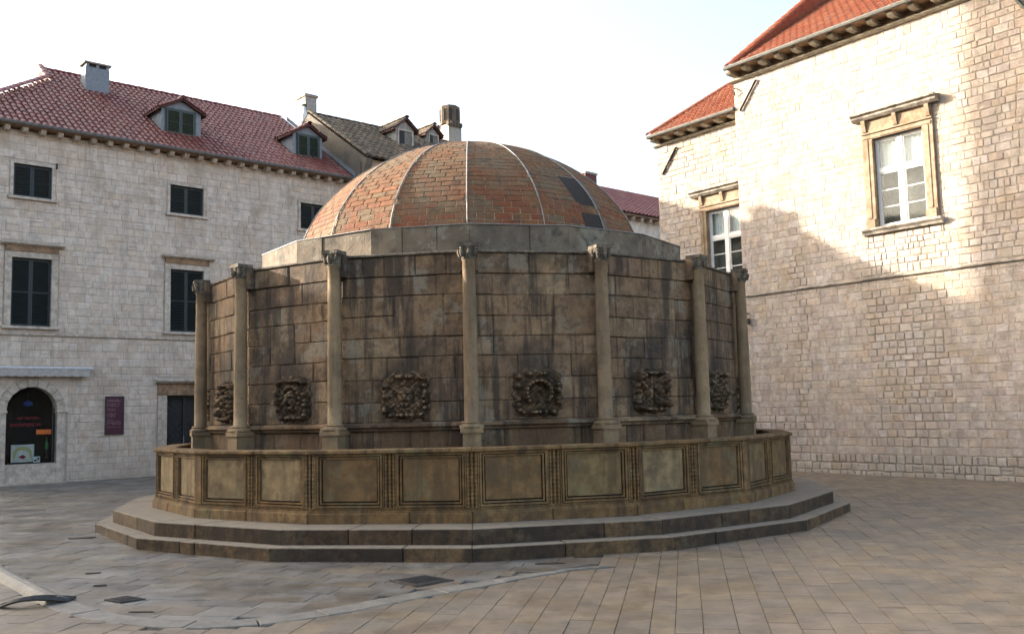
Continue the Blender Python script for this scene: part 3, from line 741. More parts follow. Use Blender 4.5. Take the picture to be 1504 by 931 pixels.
# dome
DX = -.04; DR, DZ, DH, DN = 3.02, 4.08, 2.22, 1.8
def prof(th): return DR*max(math.cos(th), 0)**(2/DN), DZ+DH*math.sin(th)**(2/DN)
ths = np.linspace(0, PI/2, 400); PP = [prof(t) for t in ths]; AL = [0]
for a, b in zip(PP, PP[1:]): AL.append(AL[-1]+math.dist(a, b))
def pat(s):
    i = min(max(np.searchsorted(AL, s)-1, 0), len(PP)-2); t = (s-AL[i])/(AL[i+1]-AL[i])
    r = PP[i][0]+(PP[i+1][0]-PP[i][0])*t; z = PP[i][1]+(PP[i+1][1]-PP[i][1])*t
    return r, z, math.atan2(PP[i+1][1]-PP[i][1], -(PP[i+1][0]-PP[i][0]))   # radius, height, tangent angle from horizontal inward
DT = TR(DX, 0, 0)
mb = MB(); NR = 34
rings = [pat(AL[-1]*k/NR) for k in range(NR+1)]
vs = [((r-.004)*math.sin(VA(i)), -(r-.004)*math.cos(VA(i)), z-.003) for r, z, _ in rings[:-1] for i in range(NS)]+[(0, 0, rings[-1][1]-.012)]
fs = [(k*NS+i, k*NS+(i+1) % NS, (k+1)*NS+(i+1) % NS, (k+1)*NS+i) for k in range(NR-1) for i in range(NS)]+[((NR-1)*NS+i, (NR-1)*NS+(i+1) % NS, NR*NS) for i in range(NS)]
mb.add(vs, fs); mb.build('dome_shell', 'brick_bed', F, DT)
br = []; CH = .108; s = .01; row = 0
HATCH = [(4.20, 4.60), (4.77, 5.28)]
while s < AL[-1]-CH*.8:
    r, z, ta = pat(s+CH/2)
    for i in range(NS):
        j = ((i+8) % 16)-8
        hw = r*math.sin(HA); ap = r*math.cos(HA); x = -hw - (.14 if row % 2 else 0) - rf.uniform(0, .03)
        while x < hw:
            w = .275*rf.uniform(.93, 1.07); a, b = max(x, -hw+.004), min(x+w, hw-.004); x += w
            if b-a < .05: continue
            hole = any(h0 < z < h1 for h0, h1 in HATCH) and ((j == 1 and b > hw-.40) or (j == 2 and a < -hw+.26))
            if hole:
                if j == 1: b = hw-.36
                else: a = -hw+.22
                if b-a < .04: continue
            Mx = DT @ RZ(FA(i)) @ TR((a+b)/2, -ap+.012, z) @ RX(-(PI/2-ta)) @ SC(b-a-rf.uniform(.008, .012), .014*rf.uniform(.85, 1.15), CH-.009)
            br.append((Mx, math.sqrt((b-a)*CH)))
    s += CH; row += 1
pieces(F, 'dome_brick', UNITS_FLAT, br, 'brick', 295)
for i in range(NS):
    pts = []
    for k in range(29):
        r, z, ta = pat(AL[-1]*k/28*.995); pts.append(((r+.010)*math.sin(VA(i))+DX, -(r+.010)*math.cos(VA(i)), z+.010))
    mb = MB(); mb.tube(pts, .011, 6, flat=.8); mb.build('rib', 'lead', F, smooth=True)
mb = MB(); mb.lathe([(.13, 6.285), (.10, 6.31), (.03, 6.325)], 14); mb.build('dome_cap', 'lead', F, DT)
# timber hatch in the two openings beside the right-hand rib
for h0, h1 in HATCH:
    for j, x0, x1 in ((1, -.36, -.0), (2, .0, .22)):
        ss = [k for k in np.linspace(0, AL[-1], 200) if h0-.02 < pat(k)[1] < h1+.02]
        i = j % NS; mb = MB(); vs = []
        for k in ss:
            r, z, ta = pat(k); hw = r*math.sin(HA); ap = r*math.cos(HA)+.010
            e = hw if j == 1 else -hw
            vs += [(e+x0, -ap+.004, z), (e+x1, -ap+.004, z)]
        mb.add(vs, [(2*k, 2*k+1, 2*k+3, 2*k+2) for k in range(len(ss)-1)]); mb.build('roof_hatch', 'hatch' if j == 1 else 'hatch_wood', F, DT @ RZ(FA(i)))
        mb = MB(); r, z, ta = pat(ss[0]); hw = r*math.sin(HA)

# ================================================================== BUILDING HELPERS
def wall_holes(parent, x0, x1, z0, z1, holes, y0, y1, mat, name='wall'):
    xs = sorted({x0, x1, *[min(max(v, x0), x1) for h in holes for v in h[:2]]}); zs = sorted({z0, z1, *[min(max(v, z0), z1) for h in holes for v in h[2:]]})
    mb = MB()
    for c, d in zip(zs, zs[1:]):
        run = None
        for a, b in zip(xs, xs[1:]):
            solid = not any(h[0] < (a+b)/2 < h[1] and h[2] < (c+d)/2 < h[3] for h in holes)
            if solid: run = (run[0], b) if run else (a, b)
            if (not solid or b == xs[-1]) and run: mb.box(run[0], run[1], y0, y1, c, d); run = None
    return mb.build(name, mat, parent)
def shutter_mesh(w, h, mat, n):
    mb = MB(); f = .05
    mb.box(0, f, -.035, 0, 0, h).box(w-f, w, -.035, 0, 0, h).box(f, w-f, -.035, 0, 0, f).box(f, w-f, -.035, 0, h-f, h).box(f, w-f, -.033, 0, h*.5-.02, h*.5+.02)
    for k in range(n):
        z = f+(h-2*f)*(k+.5)/n
        mb.box(f, w-f, -.012, .010, -.004, (h-2*f)/n*.9, TR(0, -.008, z-(h-2*f)/n*.45) @ RX(.45))
    return mb.mesh('shutter', MT[mat])
def shuttered_window(parent, x0, x1, z0, z1, mat='dark_green', n=14, sur=.09, proud=.045, hood=None, trim='trim_left', back=.2):
    mb = MB(); mb.box(x0, x1, .16, .2, z0, z1); w = mb.build('window', 'room_dark', parent)
    wd = (x1-x0)/2-.006; me = shutter_mesh(wd, z1-z0-.02, mat, n)
    link('shutter', me, w, TR(x0+.004, .09, z0+.01)); link('shutter', me, w, TR(x0+(x1-x0)/2+.002, .095, z0+.01))
    mb = MB(); mb.box(x0-sur, x0, -proud, .1, z0, z1).box(x1, x1+sur, -proud, .1, z0, z1).box(x0-sur, x1+sur, -proud-.003, .1, z1, z1+sur); mb.build('surround', trim, w, bevel=.006)
    mb = MB(); mb.box(x0-sur-.05, x1+sur+.05, -proud-.06, .1, z0-.075, z0); mb.build('sill', trim, w, bevel=.01)
    if hood:
        zt = hood; a, b = x0-sur-.07, x1+sur+.07
        mb = MB(); mb.box(x0-sur+.01, x1+sur-.01, -proud-.03, .05, z1+sur, zt-.075); mb.build('frieze', 'rust_frieze', w)
        mb = MB(); mb.prism_x([(.03, zt-.075), (-.11, zt-.075), (-.19, zt-.035), (-.19, zt), (.03, zt+.02)][::-1], a-.05, b+.05); mb.build('hood', 'hood_dark' if trim != 'trim_left' else 'trim_left', w)
    return w
def corbels(parent, xs, y0, y1, z0, z1, w, mat):
    me = MB(); me.prism_x([(y1, z0), (y0+.05, z0+.01), (y0, z0+(z1-z0)*.5), (y0, z1), (y1, z1)][::-1], -w/2, w/2); me = me.mesh('corbel', MT[mat])
    for x in xs: link('corbel', me, parent, TR(x, 0, 0))
def ridge_row(parent, p, q, mat, size=.24, raise_=.02, name='ridge_tile'):
    p, q = Vector(p), Vector(q); d = q-p; L = d.length; n = max(1, int(L/.36)); d.normalize()
    x = d.cross(Vector((0, 0, 1))).normalized(); z = x.cross(d); R = Matrix((x, d, z)).transposed().to_4x4()
    out = []
    for k in range(n):
        c = p+d*(L*k/n); out.append((TR(c.x, c.y, c.z+raise_) @ R @ SC(size, L/n, size*.75), .25))
    pieces(parent, name, TILE, out, mat)
def chimney(name, label, x, q, w, d, z0, z1, style, parent_b, group=None, mat='render'):
    W = WM[parent_b] @ Vector((x, q, 0)); rz = parent_b.rotation_euler.z
    r = empty(name, (W.x, W.y, z0), rz, label, 'chimney', group); H = z1-z0; mb = MB()
    if style == 'cap':
        mb.box(-w/2, w/2, -d/2, d/2, -.6, H-.16); mb.build('stack', mat, r)
        mb = MB()
        for sx in (-.42, 0, .42): mb.box(sx*w-.04, sx*w+.04, -d/2, d/2, H-.16, H-.05)
        mb.build('vent_post', mat, r)
        mb = MB(); mb.box(-w*.36, w*.36, -d*.4, d*.4, H-.16, H-.05); mb.build('flue', 'room_dark', r)
        mb = MB(); mb.box(-w/2-.05, w/2+.05, -d/2-.05, d/2+.05, H-.05, H); mb.build('cap_slab', 'hood_dark', r)
    elif style == 'plain':
        mb.prism([(-w/2, -d/2), (w/2, -d/2), (w/2, d/2), (-w/2, d/2)], -1.4, H-.12); mb.build('stack', mat, r)
        mb = MB(); mb.box(-w/2-.04, w/2+.04, -d/2-.04, d/2+.04, H-.12, H-.03); mb.box(-w/2+.02, w/2-.02, -d/2+.02, d/2-.02, H-.03, H); mb.build('crown', 'hood_dark', r)
    elif style == 'castle':
        mb.box(-w/2, w/2, -d/2, d/2, -1.6, H*.52); mb.build('stack', mat, r)
        mb = MB()
        for k in range(5):
            for sy in (-1, 1): mb.box(-w/2-.08+k*(w+.02)/4.4, -w/2+.03+k*(w+.02)/4.4, sy*(d/2+.03)-.06, sy*(d/2+.03)+.06, H*.46, H*.56)
        mb.build('corbel_row', 'tile_old', r, kind='stuff')
        mb = MB(); mb.lathe([(w*.60, H*.55), (w*.63, H*.60), (w*.63, H*.97), (w*.56, H*.99), (w*.50, H)], 8, SC(1, d/w*1.0, 1)); mb.build('drum_top', 'tile_old', r)
        mb = MB()
        for k in range(8): a = k*PI/4+.2; mb.box(-.05, .05, -.012, .02, H*.62, H*.90, TR(0, 0, 0) @ RZ(a) @ TR(0, -w*.615, 0))
        mb.build('vent_slot', 'room_dark', r, kind='stuff')
    return r
def tri_roof(mb, x0, x1, y0, y1, z_e, z_r, th=.06):
    xm = (x0+x1)/2
    for a, b in ((x0, xm), (x1, xm)):
        vs = [(a, y0, z_e), (a, y1, z_e), (b, y1, z_r), (b, y0, z_r)]; vs += [(x, y, z-th) for x, y, z in vs]
        mb.add(vs, [(0, 1, 2, 3), (7, 6, 5, 4), (0, 4, 5, 1), (1, 5, 6, 2), (2, 6, 7, 3), (3, 7, 4, 0)])
def dormer(parent, x0, x1, q, zb, ze, za, slope_q, win, mat, tile, shmat='green', ledge=.12):
    """dormer with face at depth q; slope_q(z) gives the depth where the main roof reaches height z"""
    xm = (x0+x1)/2; mb = MB()
    mb.add([(x0, q, zb), (x1, q, zb), (x1, q, ze), (xm, q, za-.06), (x0, q, ze), (x0, slope_q(ze)+.3, ze), (x1, slope_q(ze)+.3, ze), (x0, q+.1, zb-.1), (x1, q+.1, zb-.1)],
           [(0, 1, 2, 3, 4), (0, 4, 5, 7), (1, 8, 6, 2)]); d = mb.build('dormer', mat, parent)
    mb = MB(); tri_roof(mb, x0-.13, x1+.13, q-.12, slope_q(za)+.25, ze-.05, za); mb.build('dormer_roof', 'under_tile', d)
    # tiles on both little slopes
    w = (x1-x0)/2+.13; rise = za-ze+.05; L = math.hypot(w, rise); an = math.atan2(rise, w); out = []
    y = q-.17
    while y < slope_q(za)+.2:
        for k in range(max(2, int(L/.26))):
            u = L*k/max(2, int(L/.26)); zc = ze-.05+u*math.sin(an)
            if y > slope_q(zc)+.3: continue
            out.append((TR(x0-.13+u*math.cos(an), y+.08, zc+.01) @ RZ(-PI/2) @ RX(an) @ SC(.155, .3, .11), .2))
            out.append((TR(x1+.13-u*math.cos(an), y+.08, zc+.01) @ RZ(PI/2) @ RX(an) @ SC(.155, .3, .11), .2))
        y += .165
    pieces(d, 'roof_tile', TILE, out, tile, 60)
    ridge_row(d, (xm, q-.17, za+.01), (xm, slope_q(za)+.1, za+.01), tile, .2)
    a, b, c, e = win
    mb = MB(); mb.box(x0-.03, x1+.03, q-.05, q+.03, zb-.04, zb+.025); mb.build('sill', 'trim_left', d)
    if shmat:
        wd = (b-a)/2-.004; me = shutter_mesh(wd, e-c, shmat, 9)
        link('shutter', me, d, TR(a+.002, q-.01, c)); link('shutter', me, d, TR(a+(b-a)/2+.002, q-.006, c))
        mb = MB(); bars(mb, a-.035, b+.035, c-.035, e+.035, .034, q-.03, q+.02); mb.build('window_frame', shmat, d)
    else:
        mb = MB(); mb.box(a, b, q-.012, q-.004, c, e); mb.build('window', 'room_mid', d)
        mb = MB(); bars(mb, a-.04, b+.04, c-.04, e+.04, .04, q-.05, q+.02); mb.build('window_frame', 'trim_left', d)
        mb = MB(); mb.box(a+.02, a+(b-a)*.45, q-.02, q-.013, c+.02, e-.02); mb.build('pane', 'room_dark', d)
    return d

# ================================================================== LEFT HOUSE
AZL = math.radians(90-48.247)
LH = empty('left_stone_house', (-10.9156, 8.2042, 0), AZL, 'pale stone house with red tiled roof, dark shutters and an arched shop window', 'house')
SA = math.atan(.664)
up = [(-1.45, -.53, 7.38, 8.23), (2.62, 3.60, 7.42, 8.24), (6.76, 7.70, 7.42, 8.25)]
mid = [(-1.44, -.49, 4.05, 5.80), (2.65, 3.62, 4.05, 5.82), (6.80, 7.75, 4.05, 5.82)]
shop = (-1.48, -.28, .58, 2.55); door = (2.59, 3.75, -.2, 2.27)
wall_holes(LH, -2.7, 8.58, -.3, 9.12, up+mid+[shop, door], 0, .35, 'mortar_left')
mb = MB(); mb.box(-2.7, 8.58, .96, 9.0, -.3, 9.1); mb.build('inner_wall', 'mortar_left', LH)
hs = [(a-.1, b+.1, c-.08, d+.1) for a, b, c, d in up]+[(a-.18, b+.18, c-.08, d+.42) for a, b, c, d in mid]+[(-1.74, -.02, -.3, 2.78), (2.32, 4.02, -.3, 2.80), (-2.7, 8.6, 3.80, 3.89)]
def lw(r, x, z): return r.choice([.2, .26, .32, .4]) if z > .9 else r.uniform(.16, .28)
masonry(LH, -2.7, 8.58, -.05, 9.12, hs, lambda r, z: r.choice([.155, .175, .19, .21]), lw, depth=.014, gap=.005, mat='left_stone', seed=3, wob=.006)
for a, b, c, d in up: shuttered_window(LH, a, b, c, d, 'dark_green', 9, .085, .035)
for a, b, c, d in mid: shuttered_window(LH, a, b, c, d, 'dark_green', 20, .16, .05, hood=d+.38)
mb = MB(); mb.prism_x([(.02, 3.805), (-.05, 3.815), (-.065, 3.85), (-.05, 3.885), (.02, 3.885)][::-1], -2.72, 8.6); mb.build('string_course', 'trim_left', LH)
# eaves
corbels(LH, [-2.1+.425*k for k in range(26)], -.27, .02, 9.02, 9.15, .13, 'trim_left')
mb = MB(); mb.box(-3.0, 8.58, -.36, .4, 9.152, 9.19); mb.build('soffit', 'rust_frieze', LH)
mb = MB(); mb.tube([(-3.05, -.38, 9.20), (8.58, -.38, 9.20)], .055, 8); mb.build('gutter', 'gutter', LH)
def hipx(q):
    return -3.05+(q+.35)*.848 if q < 3.6 else .3
zq = lambda q: 9.22+(q+.35)*.664
mb = MB(); zr = zq(4.5)
P0 = [(-3.05, -.35), (8.58, -.35), (8.58, 4.5), (.35, 4.5), (.30, 3.6)]
mb.add([(x, y, zq(y)) for x, y in P0], [(0, 1, 2, 3, 4)])
mb.add([(8.58, 4.5, zr), (.35, 4.5, zr), (.3, 5.4, zq(3.6)), (-3.05, 9.35, zq(-.35)), (8.58, 9.35, zq(-.35))], [(0, 1, 2, 3, 4)])
mb.add([(-3.05, -.35, zq(-.35)), (.3, 3.6, zq(3.6)), (.3, 5.4, zq(3.6)), (-3.05, 9.35, zq(-.35))], [(0, 1, 2, 3)])
mb.add([(.3, 3.6, zq(3.6)), (.35, 4.5, zr), (.3, 5.4, zq(3.6))], [(0, 1, 2)]); mb.build('roof', 'under_tile', LH)
def dclip(x, q):
    if x < hipx(q)+.03: return False
    for a, b in ((2.6, 3.85), (6.95, 8.0)):
        if a < x < b and .8 < q < 2.2: return False
    return True
roof_tiles(LH, -3.1, 8.58, -.40, 9.20, SA, 5.9, 'tile_red', clip=dclip)
ridge_row(LH, (-3.05, -.35, 9.26), (.3, 3.6, zq(3.6)+.04), 'tile_red'); ridge_row(LH, (.32, 3.6, zq(3.6)+.05), (.35, 4.5, zr+.05), 'tile_red'); ridge_row(LH, (.35, 4.5, zr-.03), (8.5, 4.5, zr-.03), 'tile_red')
qA = lambda z: -.35+(z-9.22)/.664
for x0, x1, a, b in ((2.66, 3.86, 2.80, 3.66), (6.94, 8.02, 7.10, 7.88)):
    dormer(LH, x0, x1, .8, 9.90, 10.74, 11.06, qA, (a, b, 9.98, 10.70), 'bluegrey', 'tile_red')
chimney('chimney', 'grey rendered chimney with a vented flat cap at the left end of the red roof', 1.6, 3.35, .70, .45, 11.6, 12.48, 'cap', LH, 'chimneys on the left roofs', 'bluegrey')
# shop front
ax, hw, zs = -.88, .60, 1.90
SF = MB(); SF.box(ax-hw-.2, ax-hw, -.055, .3, -.1, zs-.05).box(ax+hw, ax+hw+.2, -.055, .3, -.1, zs-.05); sfo = SF.build('shop_window', 'trim_left', LH, bevel=.008)
mb = MB(); mb.box(ax-hw-.25, ax-hw+.02, -.085, .3, zs-.05, zs+.03).box(ax+hw-.02, ax+hw+.25, -.085, .3, zs-.05, zs+.03); mb.build('impost', 'trim_left', sfo, bevel=.012)
nv = 9
for k in range(nv):
    a0, a1 = PI-PI*k/nv-.008, PI-PI*(k+1)/nv+.008; mb = MB(); ri, ro = hw, hw+.2
    pts = [(ax+ri*math.cos(a0), zs+.03+ri*math.sin(a0)*.98), (ax+ri*math.cos(a1), zs+.03+ri*math.sin(a1)*.98), (ax+ro*math.cos(a1), zs+.03+ro*math.sin(a1)), (ax+ro*math.cos(a0), zs+.03+ro*math.sin(a0))]
    mb.prism_y(pts, -.055, .3); mb.build('voussoir', 'trim_left', sfo)
for sgn in (-1, 1):
    mb = MB(); pts = []
    for k in range(7): a = PI/2*k/6; pts.append((ax+sgn*(hw+.2)*math.cos(a), zs+.03+(hw+.2)*math.sin(a)))
    pts = pts+[(ax+sgn*.86, 2.78)] if False else pts
    poly = [(ax+sgn*.86, zs+.03)]+pts+[(ax, 2.78), (ax+sgn*.86, 2.78)]
    if sgn > 0: poly = poly
    else: poly = poly[::-1]
    mb.prism_y(poly, -.022, .2); mb.build('spandrel', 'left_stone', sfo)
mb = MB(); mb.box(ax-hw-.02, ax+hw+.02, -.03, .3, -.1, .57); mb.build('stall_riser', 'trim_left', sfo)
mb = MB(); mb.box(ax-hw-.2, ax+hw+.22, -.16, .0, -.1, .10); mb.build('threshold', 'trim_left', sfo)
mb = MB(); mb.box(-1.62, .1, .9, .92, .3, 2.8).box(-1.62, -1.6, .35, .9, .3, 2.8).box(-.16, -.14, .35, .9, .3, 2.8).box(-1.62, -.14, .35, .9, .3, .56); mb.build('display_box', 'room_dark', sfo)
mb = MB(); mb.box(ax-hw+.01, ax+hw-.01, .15, .156, .575, 2.52); mb.build('pane', 'glass', sfo)
mb = MB(); mb.box(ax-hw, ax-hw+.03, .12, .18, .57, 1.95).box(ax+hw-.03, ax+hw, .12, .18, .57, 1.95).box(ax-hw+.03, ax+hw-.03, .12, .18, .57, .60); mb.build('window_frame', 'dark_green', sfo)
def letters(parent, name, x0, z0, w, h, y, mat, seed, M=None):   # a line of small worn letter strokes
    r = random.Random(seed); mb = MB(); x = x0
    while x < x0+w:
        cw = h*r.uniform(.45, .75)
        if r.random() > .14:
            mb.box(x, x+cw*.25, y-.003, y, z0, z0+h); k = r.random()
            if k < .6: mb.box(x+cw*.25, x+cw*.85, y-.003, y, z0+h*.8, z0+h)
            if k < .35 or k > .8: mb.box(x+cw*.25, x+cw*.85, y-.003, y, z0, z0+h*.2)
            if .3 < k: mb.box(x+cw*.25, x+cw*.8, y-.003, y, z0+h*.42, z0+h*.58)
        x += cw*1.25
    o = mb.build(name, mat, parent); o['kind'] = 'stuff'; return o
letters(sfo, 'window_lettering', -1.18, 1.70, .55, .055, .149, 'red_ink', 1); letters(sfo, 'window_lettering', -1.32, 1.52, .72, .075, .149, 'red_ink', 2)
mb = MB(); mb.box(-.72, -.36, .144, .149, 1.31, 1.43); mb.build('orange_sticker', 'orange_ink', sfo)
def shop_thing(name, label, cat, x, z, y, parts):
    W = WM[LH] @ Vector((x, y, z)); r = empty(name, tuple(W), AZL, label, cat)
    for nm, mt, mb in parts: mb.build(nm, mt, r)
    return r
fr = MB(); bars(fr, -.27, .27, .02, .46, .035, -.03, 0); ar = MB(); ar.prism_y([(-.22, .07), (.22, .07)]+[(.22*math.cos(a*PI/8), .26+.15*math.sin(a*PI/8)) for a in range(9)], -.02, -.012)
wh = MB(); wh.box(-.235, .235, -.011, 0, .055, .425); rd = MB(); rd.prism_y([(-.1, .14), (.02, .10), (.09, .15), (.0, .21)], -.028, -.021)
mo = MB(); mo.prism_y([(-.19, .08), (.19, .08)]+[(.15*math.cos(a*PI/8), .22+.10*math.sin(a*PI/8)) for a in range(9)], -.0235, -.0205)
shop_thing('framed_picture', 'white framed picture with a cream arch shape standing inside the shop window', 'picture', -.98, .60, .36, [('frame', 'white_card', fr), ('mount', 'white_card', wh), ('arch_shape', 'cream', ar), ('inner_oval', 'white_card', mo), ('red_motif', 'red_ink', rd)])
pc = MB(); pc.box(-.08, .08, -.01, 0, 0, .15); pl = MB(); pl.box(-.06, .0, -.014, -.0105, .03, .07).box(.02, .06, -.014, -.0105, .06, .12)
shop_thing('price_card', 'small white card with dark marks at the foot of the shop window', 'card', -.66, .60, .28, [('card', 'white_card', pc), ('printed_mark', 'iron', pl)])
bt = MB(); bt.lathe([(.03, 0), (.036, .02), (.036, .16), (.012, .22), (.012, .3)], 10)
sd = MB(); sd.lathe([(.05, -.22), (.045, -.20), (.02, -.18), (.02, -.002), (.05, 0)], 10)
shop_thing('green_bottle', 'green glass bottle on a small dark stand in the shop window', 'bottle', -.42, .92, .30, [('bottle_body', 'bottle_green', bt), ('stand', 'iron', sd)])
bl = MB(); bl.lathe([(.02, 0), (.10, .03), (.12, .08), (.07, .13), (.01, .15)], 10, SC(1, .4, 1)); ch = MB(); ch.tube([(0, 0, .14), (0, 0, .35)], .006, 5)
shop_thing('hanging_ornament', 'blue ornament hanging high inside the arched shop window', 'ornament', -.88, 2.02, .34, [('blue_body', 'blue', bl), ('cord', 'iron', ch)])
# street door
do_ = MB(); do_.box(door[0], door[1], .2, .24, 0, 2.27); dp = do_.build('street_door', 'room_dark', LH)
mb = MB()
for x0, x1 in ((door[0]+.01, (door[0]+door[1])/2-.005), ((door[0]+door[1])/2+.005, door[1]-.01)):
    bars(mb, x0, x1, .05, 2.25, .05, .13, .17)
mb.build('door_frame', 'dark_green', dp)
mb = MB()
for k in range(-9, 22):
    for sg in (1, -1):
        x = door[0]+.06; 
        pts = []
        for t in np.linspace(0, 1, 2):
            pts.append((door[0]+.05+t*(door[1]-door[0]-.1), .15, .1+k*.17+(t if sg > 0 else 1-t)*1.05*1.0))
        (x0_, _, za_), (x1_, _, zb_) = pts
        if min(za_, zb_) < .08 or max(za_, zb_) > 2.22: continue
        mb.tube(pts, .007, 4)
mb.build('door_grille', 'iron', dp, kind='stuff')
mb = MB(); mb.tube([(3.12, .12, .95), (3.12, .09, .97), (3.12, .09, 1.12), (3.12, .12, 1.14)], .010, 6); mb.build('handle', 'lead', dp)
mb = MB(); mb.box(2.33, door[0], -.045, .15, -.1, 2.27).box(door[1], 4.0, -.045, .15, -.1, 2.27); mb.build('door_jamb', 'trim_left', dp, bevel=.008)
mb = MB(); mb.box(2.33, 4.0, -.048, .15, 2.272, 2.60); mb.build('lintel', 'rust_frieze', dp, bevel=.008)
mb = MB(); mb.prism_x([(.02, 2.60), (-.12, 2.60), (-.22, 2.66), (-.22, 2.70), (.02, 2.73)][::-1], 2.22, 4.12); mb.build('hood', 'trim_left', dp)
# awning
aw = MB(); aw.box(-3.4, .52, -.30, -.03, 2.955, 3.015); awo = aw.build('awning', 'awning_white', LH, bevel=.01)
def val(u, v):
    x = -3.4+u*3.86; zz = 2.955-v*(.17+.022*abs(math.sin(x*PI/.22)))
    return (x, -.285-.012*math.sin(x*25)*v, zz)
mb = MB(); mb.grid(120, 3, val); n0 = len(mb.v); mb.add([(x, y+.006, z) for x, y, z in mb.v], [tuple(reversed(f)) for f in mb.f]); mb.build('valance', 'awning', awo)
mb = MB(); mb.box(.44, .475, -.27, -.03, 2.85, 2.95); mb.build('arm', 'iron', awo)
# notice board on the wall
W = WM[LH] @ Vector((1.16, -.03, 1.25)); nb = empty('notice_board', tuple(W), AZL, 'dark purple notice board with small pale lettering on the stone wall', 'sign')
mb = MB(); mb.box(-.235, .235, -.035, 0, 0, 1.0); mb.build('board', 'purple', nb)
mb = MB(); bars(mb, -.245, .245, -.01, 1.01, .014, -.042, 0); mb.build('frame', 'iron', nb)
for k, (z, w, h) in enumerate([(.90, .30, .022), (.86, .34, .022), (.79, .32, .024), (.74, .30, .022), (.66, .22, .020), (.62, .21, .020), (.54, .24, .020), (.50, .20, .020), (.46, .22, .02), (.38, .16, .018), (.33, .36, .016), (.295, .38, .016), (.26, .36, .016), (.18, .36, .022)]):
    letters(nb, 'lettering', -.20, z, w, h, -.036, 'pink_ink', 20+k)
# small pipes and hooks on the house
mb = MB(); mb.box(-.44, -.40, -.07, 0, 8.22, 8.36); mb.build('wall_hook', 'iron', LH)

# ================================================================== MIDDLE HOUSE (old stone tiles)
MH = empty('old_roofed_house', (-10.9156, 8.2042, 0), AZL, 'taller old house with weathered brown roof tiles and two dormers behind the dome', 'house')
SB = math.atan(.643); zB = lambda q: 9.83+(q+.95)*.643; qB = lambda z: -.95+(z-9.83)/.643
mb = MB(); mb.box(8.62, 17.4, -.6, 6.0, -.3, 9.85); mb.build('wall', 'left_stone', MH)
mb = MB(); mb.prism_x([(-.6, 9.0), (-.95, 9.75), (2.7, zB(2.7)-.04), (6.35, 9.75), (6.0, 9.0)][::-1], 8.60, 8.86); mb.build('gable_wall', 'old_plaster', MH)
mb = MB(); mb.prism_x([(-.3, zq(-.3)+.02), (4.2, zq(4.2)+.02), (4.2, zq(4.2)+.16), (-.3, zq(-.3)+.16)][::-1], 8.575, 8.598); mb.build('flashing', 'bluegrey', MH)
mb = MB(); mb.add([(8.6, -.95, 9.83), (17.4, -.95, 9.83), (17.4, 2.7, zB(2.7)), (8.6, 2.7, zB(2.7)), (17.4, 6.35, 9.83), (8.6, 6.35, 9.83)], [(0, 1, 2, 3), (3, 2, 4, 5)]); mb.build('roof', 'tile_old', MH)
def bclip(x, q):
    for a, b, c, d in ((11.15, 11.85, 1.0, 2.3), (13.2, 13.76, 2.0, 2.7)):
        if a < x < b and c < q < d: return False
    return True
roof_tiles(MH, 8.6, 17.4, -.98, 9.83, SB, 4.4, 'tile_old', pitch=.24, row=.34, seed=8, clip=bclip)
ridge_row(MH, (8.6, 2.7, zB(2.7)-.03), (17.4, 2.7, zB(2.7)-.03), 'tile_old'); ridge_row(MH, (8.66, -.95, 9.87), (8.66, 2.7, zB(2.7)+.03), 'tile_old', .2, name='verge_tile')
dormer(MH, 11.1, 11.9, 1.0, 10.95, 11.70, 12.08, qB, (11.22, 11.78, 11.03, 11.62), 'render', 'tile_old', None)
dormer(MH, 13.2, 13.80, 2.0, 11.6, 12.10, 12.44, qB, (13.32, 13.70, 11.70, 12.05), 'render', 'tile_old', None)
mb = MB(); mb.tube([(8.62, -.62, .2), (8.62, -.62, 9.7)], .05, 8); mb.build('downpipe', 'iron', MH)
chimney('chimney', 'plain tall rendered chimney rising behind the right dormer of the red roof', 9.22, 3.9, .46, .62, 12.0, 13.22, 'plain', MH, 'chimneys on the left roofs')
chimney('chimney', 'stout stone chimney with a round slotted top just left of the dome top', 15.6, 3.6, .66, .66, 12.3, 14.0, 'castle', MH, 'chimneys on the left roofs')
W = WM[MH] @ Vector((8.95, 3.6, 12.1)); vp = empty('vent_cowl', tuple(W), AZL, 'small white vent cowl beside the plain tall chimney', 'vent')
mb = MB(); mb.lathe([(.13, -.3), (.13, .25), (.05, .5), (.03, .62)], 10); mb.build('cone', 'white_paint', vp); mb = MB(); mb.lathe([(.09, .62), (.1, .66), (.02, .7)], 10); mb.build('cap', 'iron', vp)

# ================================================================== FAR HOUSE
FH = empty('far_red_roofed_house', (-10.9156, 8.2042, 0), AZL, 'distant pale house with dark red roof seen between the dome and the right house', 'house')
mb = MB(); mb.box(19.0, 40, 0, 8.5, -.3, 9.6); mb.build('wall', 'left_stone', FH)
SD = math.atan((12.2-9.68)/4.85); mb = MB(); mb.add([(19, -.35, 9.68), (40, -.35, 9.68), (40, 4.5, 12.2), (19, 4.5, 12.2), (40, 9.3, 9.68), (19, 9.3, 9.68)], [(0, 1, 2, 3), (3, 2, 4, 5)]); mb.build('roof', 'under_tile', FH)
roof_tiles(FH, 19, 34, -.38, 9.70, SD, 5.4, 'tile_red', pitch=.24, row=.36, limit=200, seed=2)
ridge_row(FH, (19, 4.5, 12.17), (36, 4.5, 12.17), 'tile_red'); corbels(FH, [19.5+.55*k for k in range(24)], -.28, .02, 9.46, 9.6, .16, 'trim_left')
mb = MB(); mb.box(19, 40, -.36, .4, 9.61, 9.65); mb.build('soffit', 'rust_frieze', FH)
chimney('chimney', 'dark red brick chimney with small pots peeping over the right side of the dome', 24.0, 4.0, .75, .5, 11.8, 12.6, 'plain', FH, None, 'brick_dark')

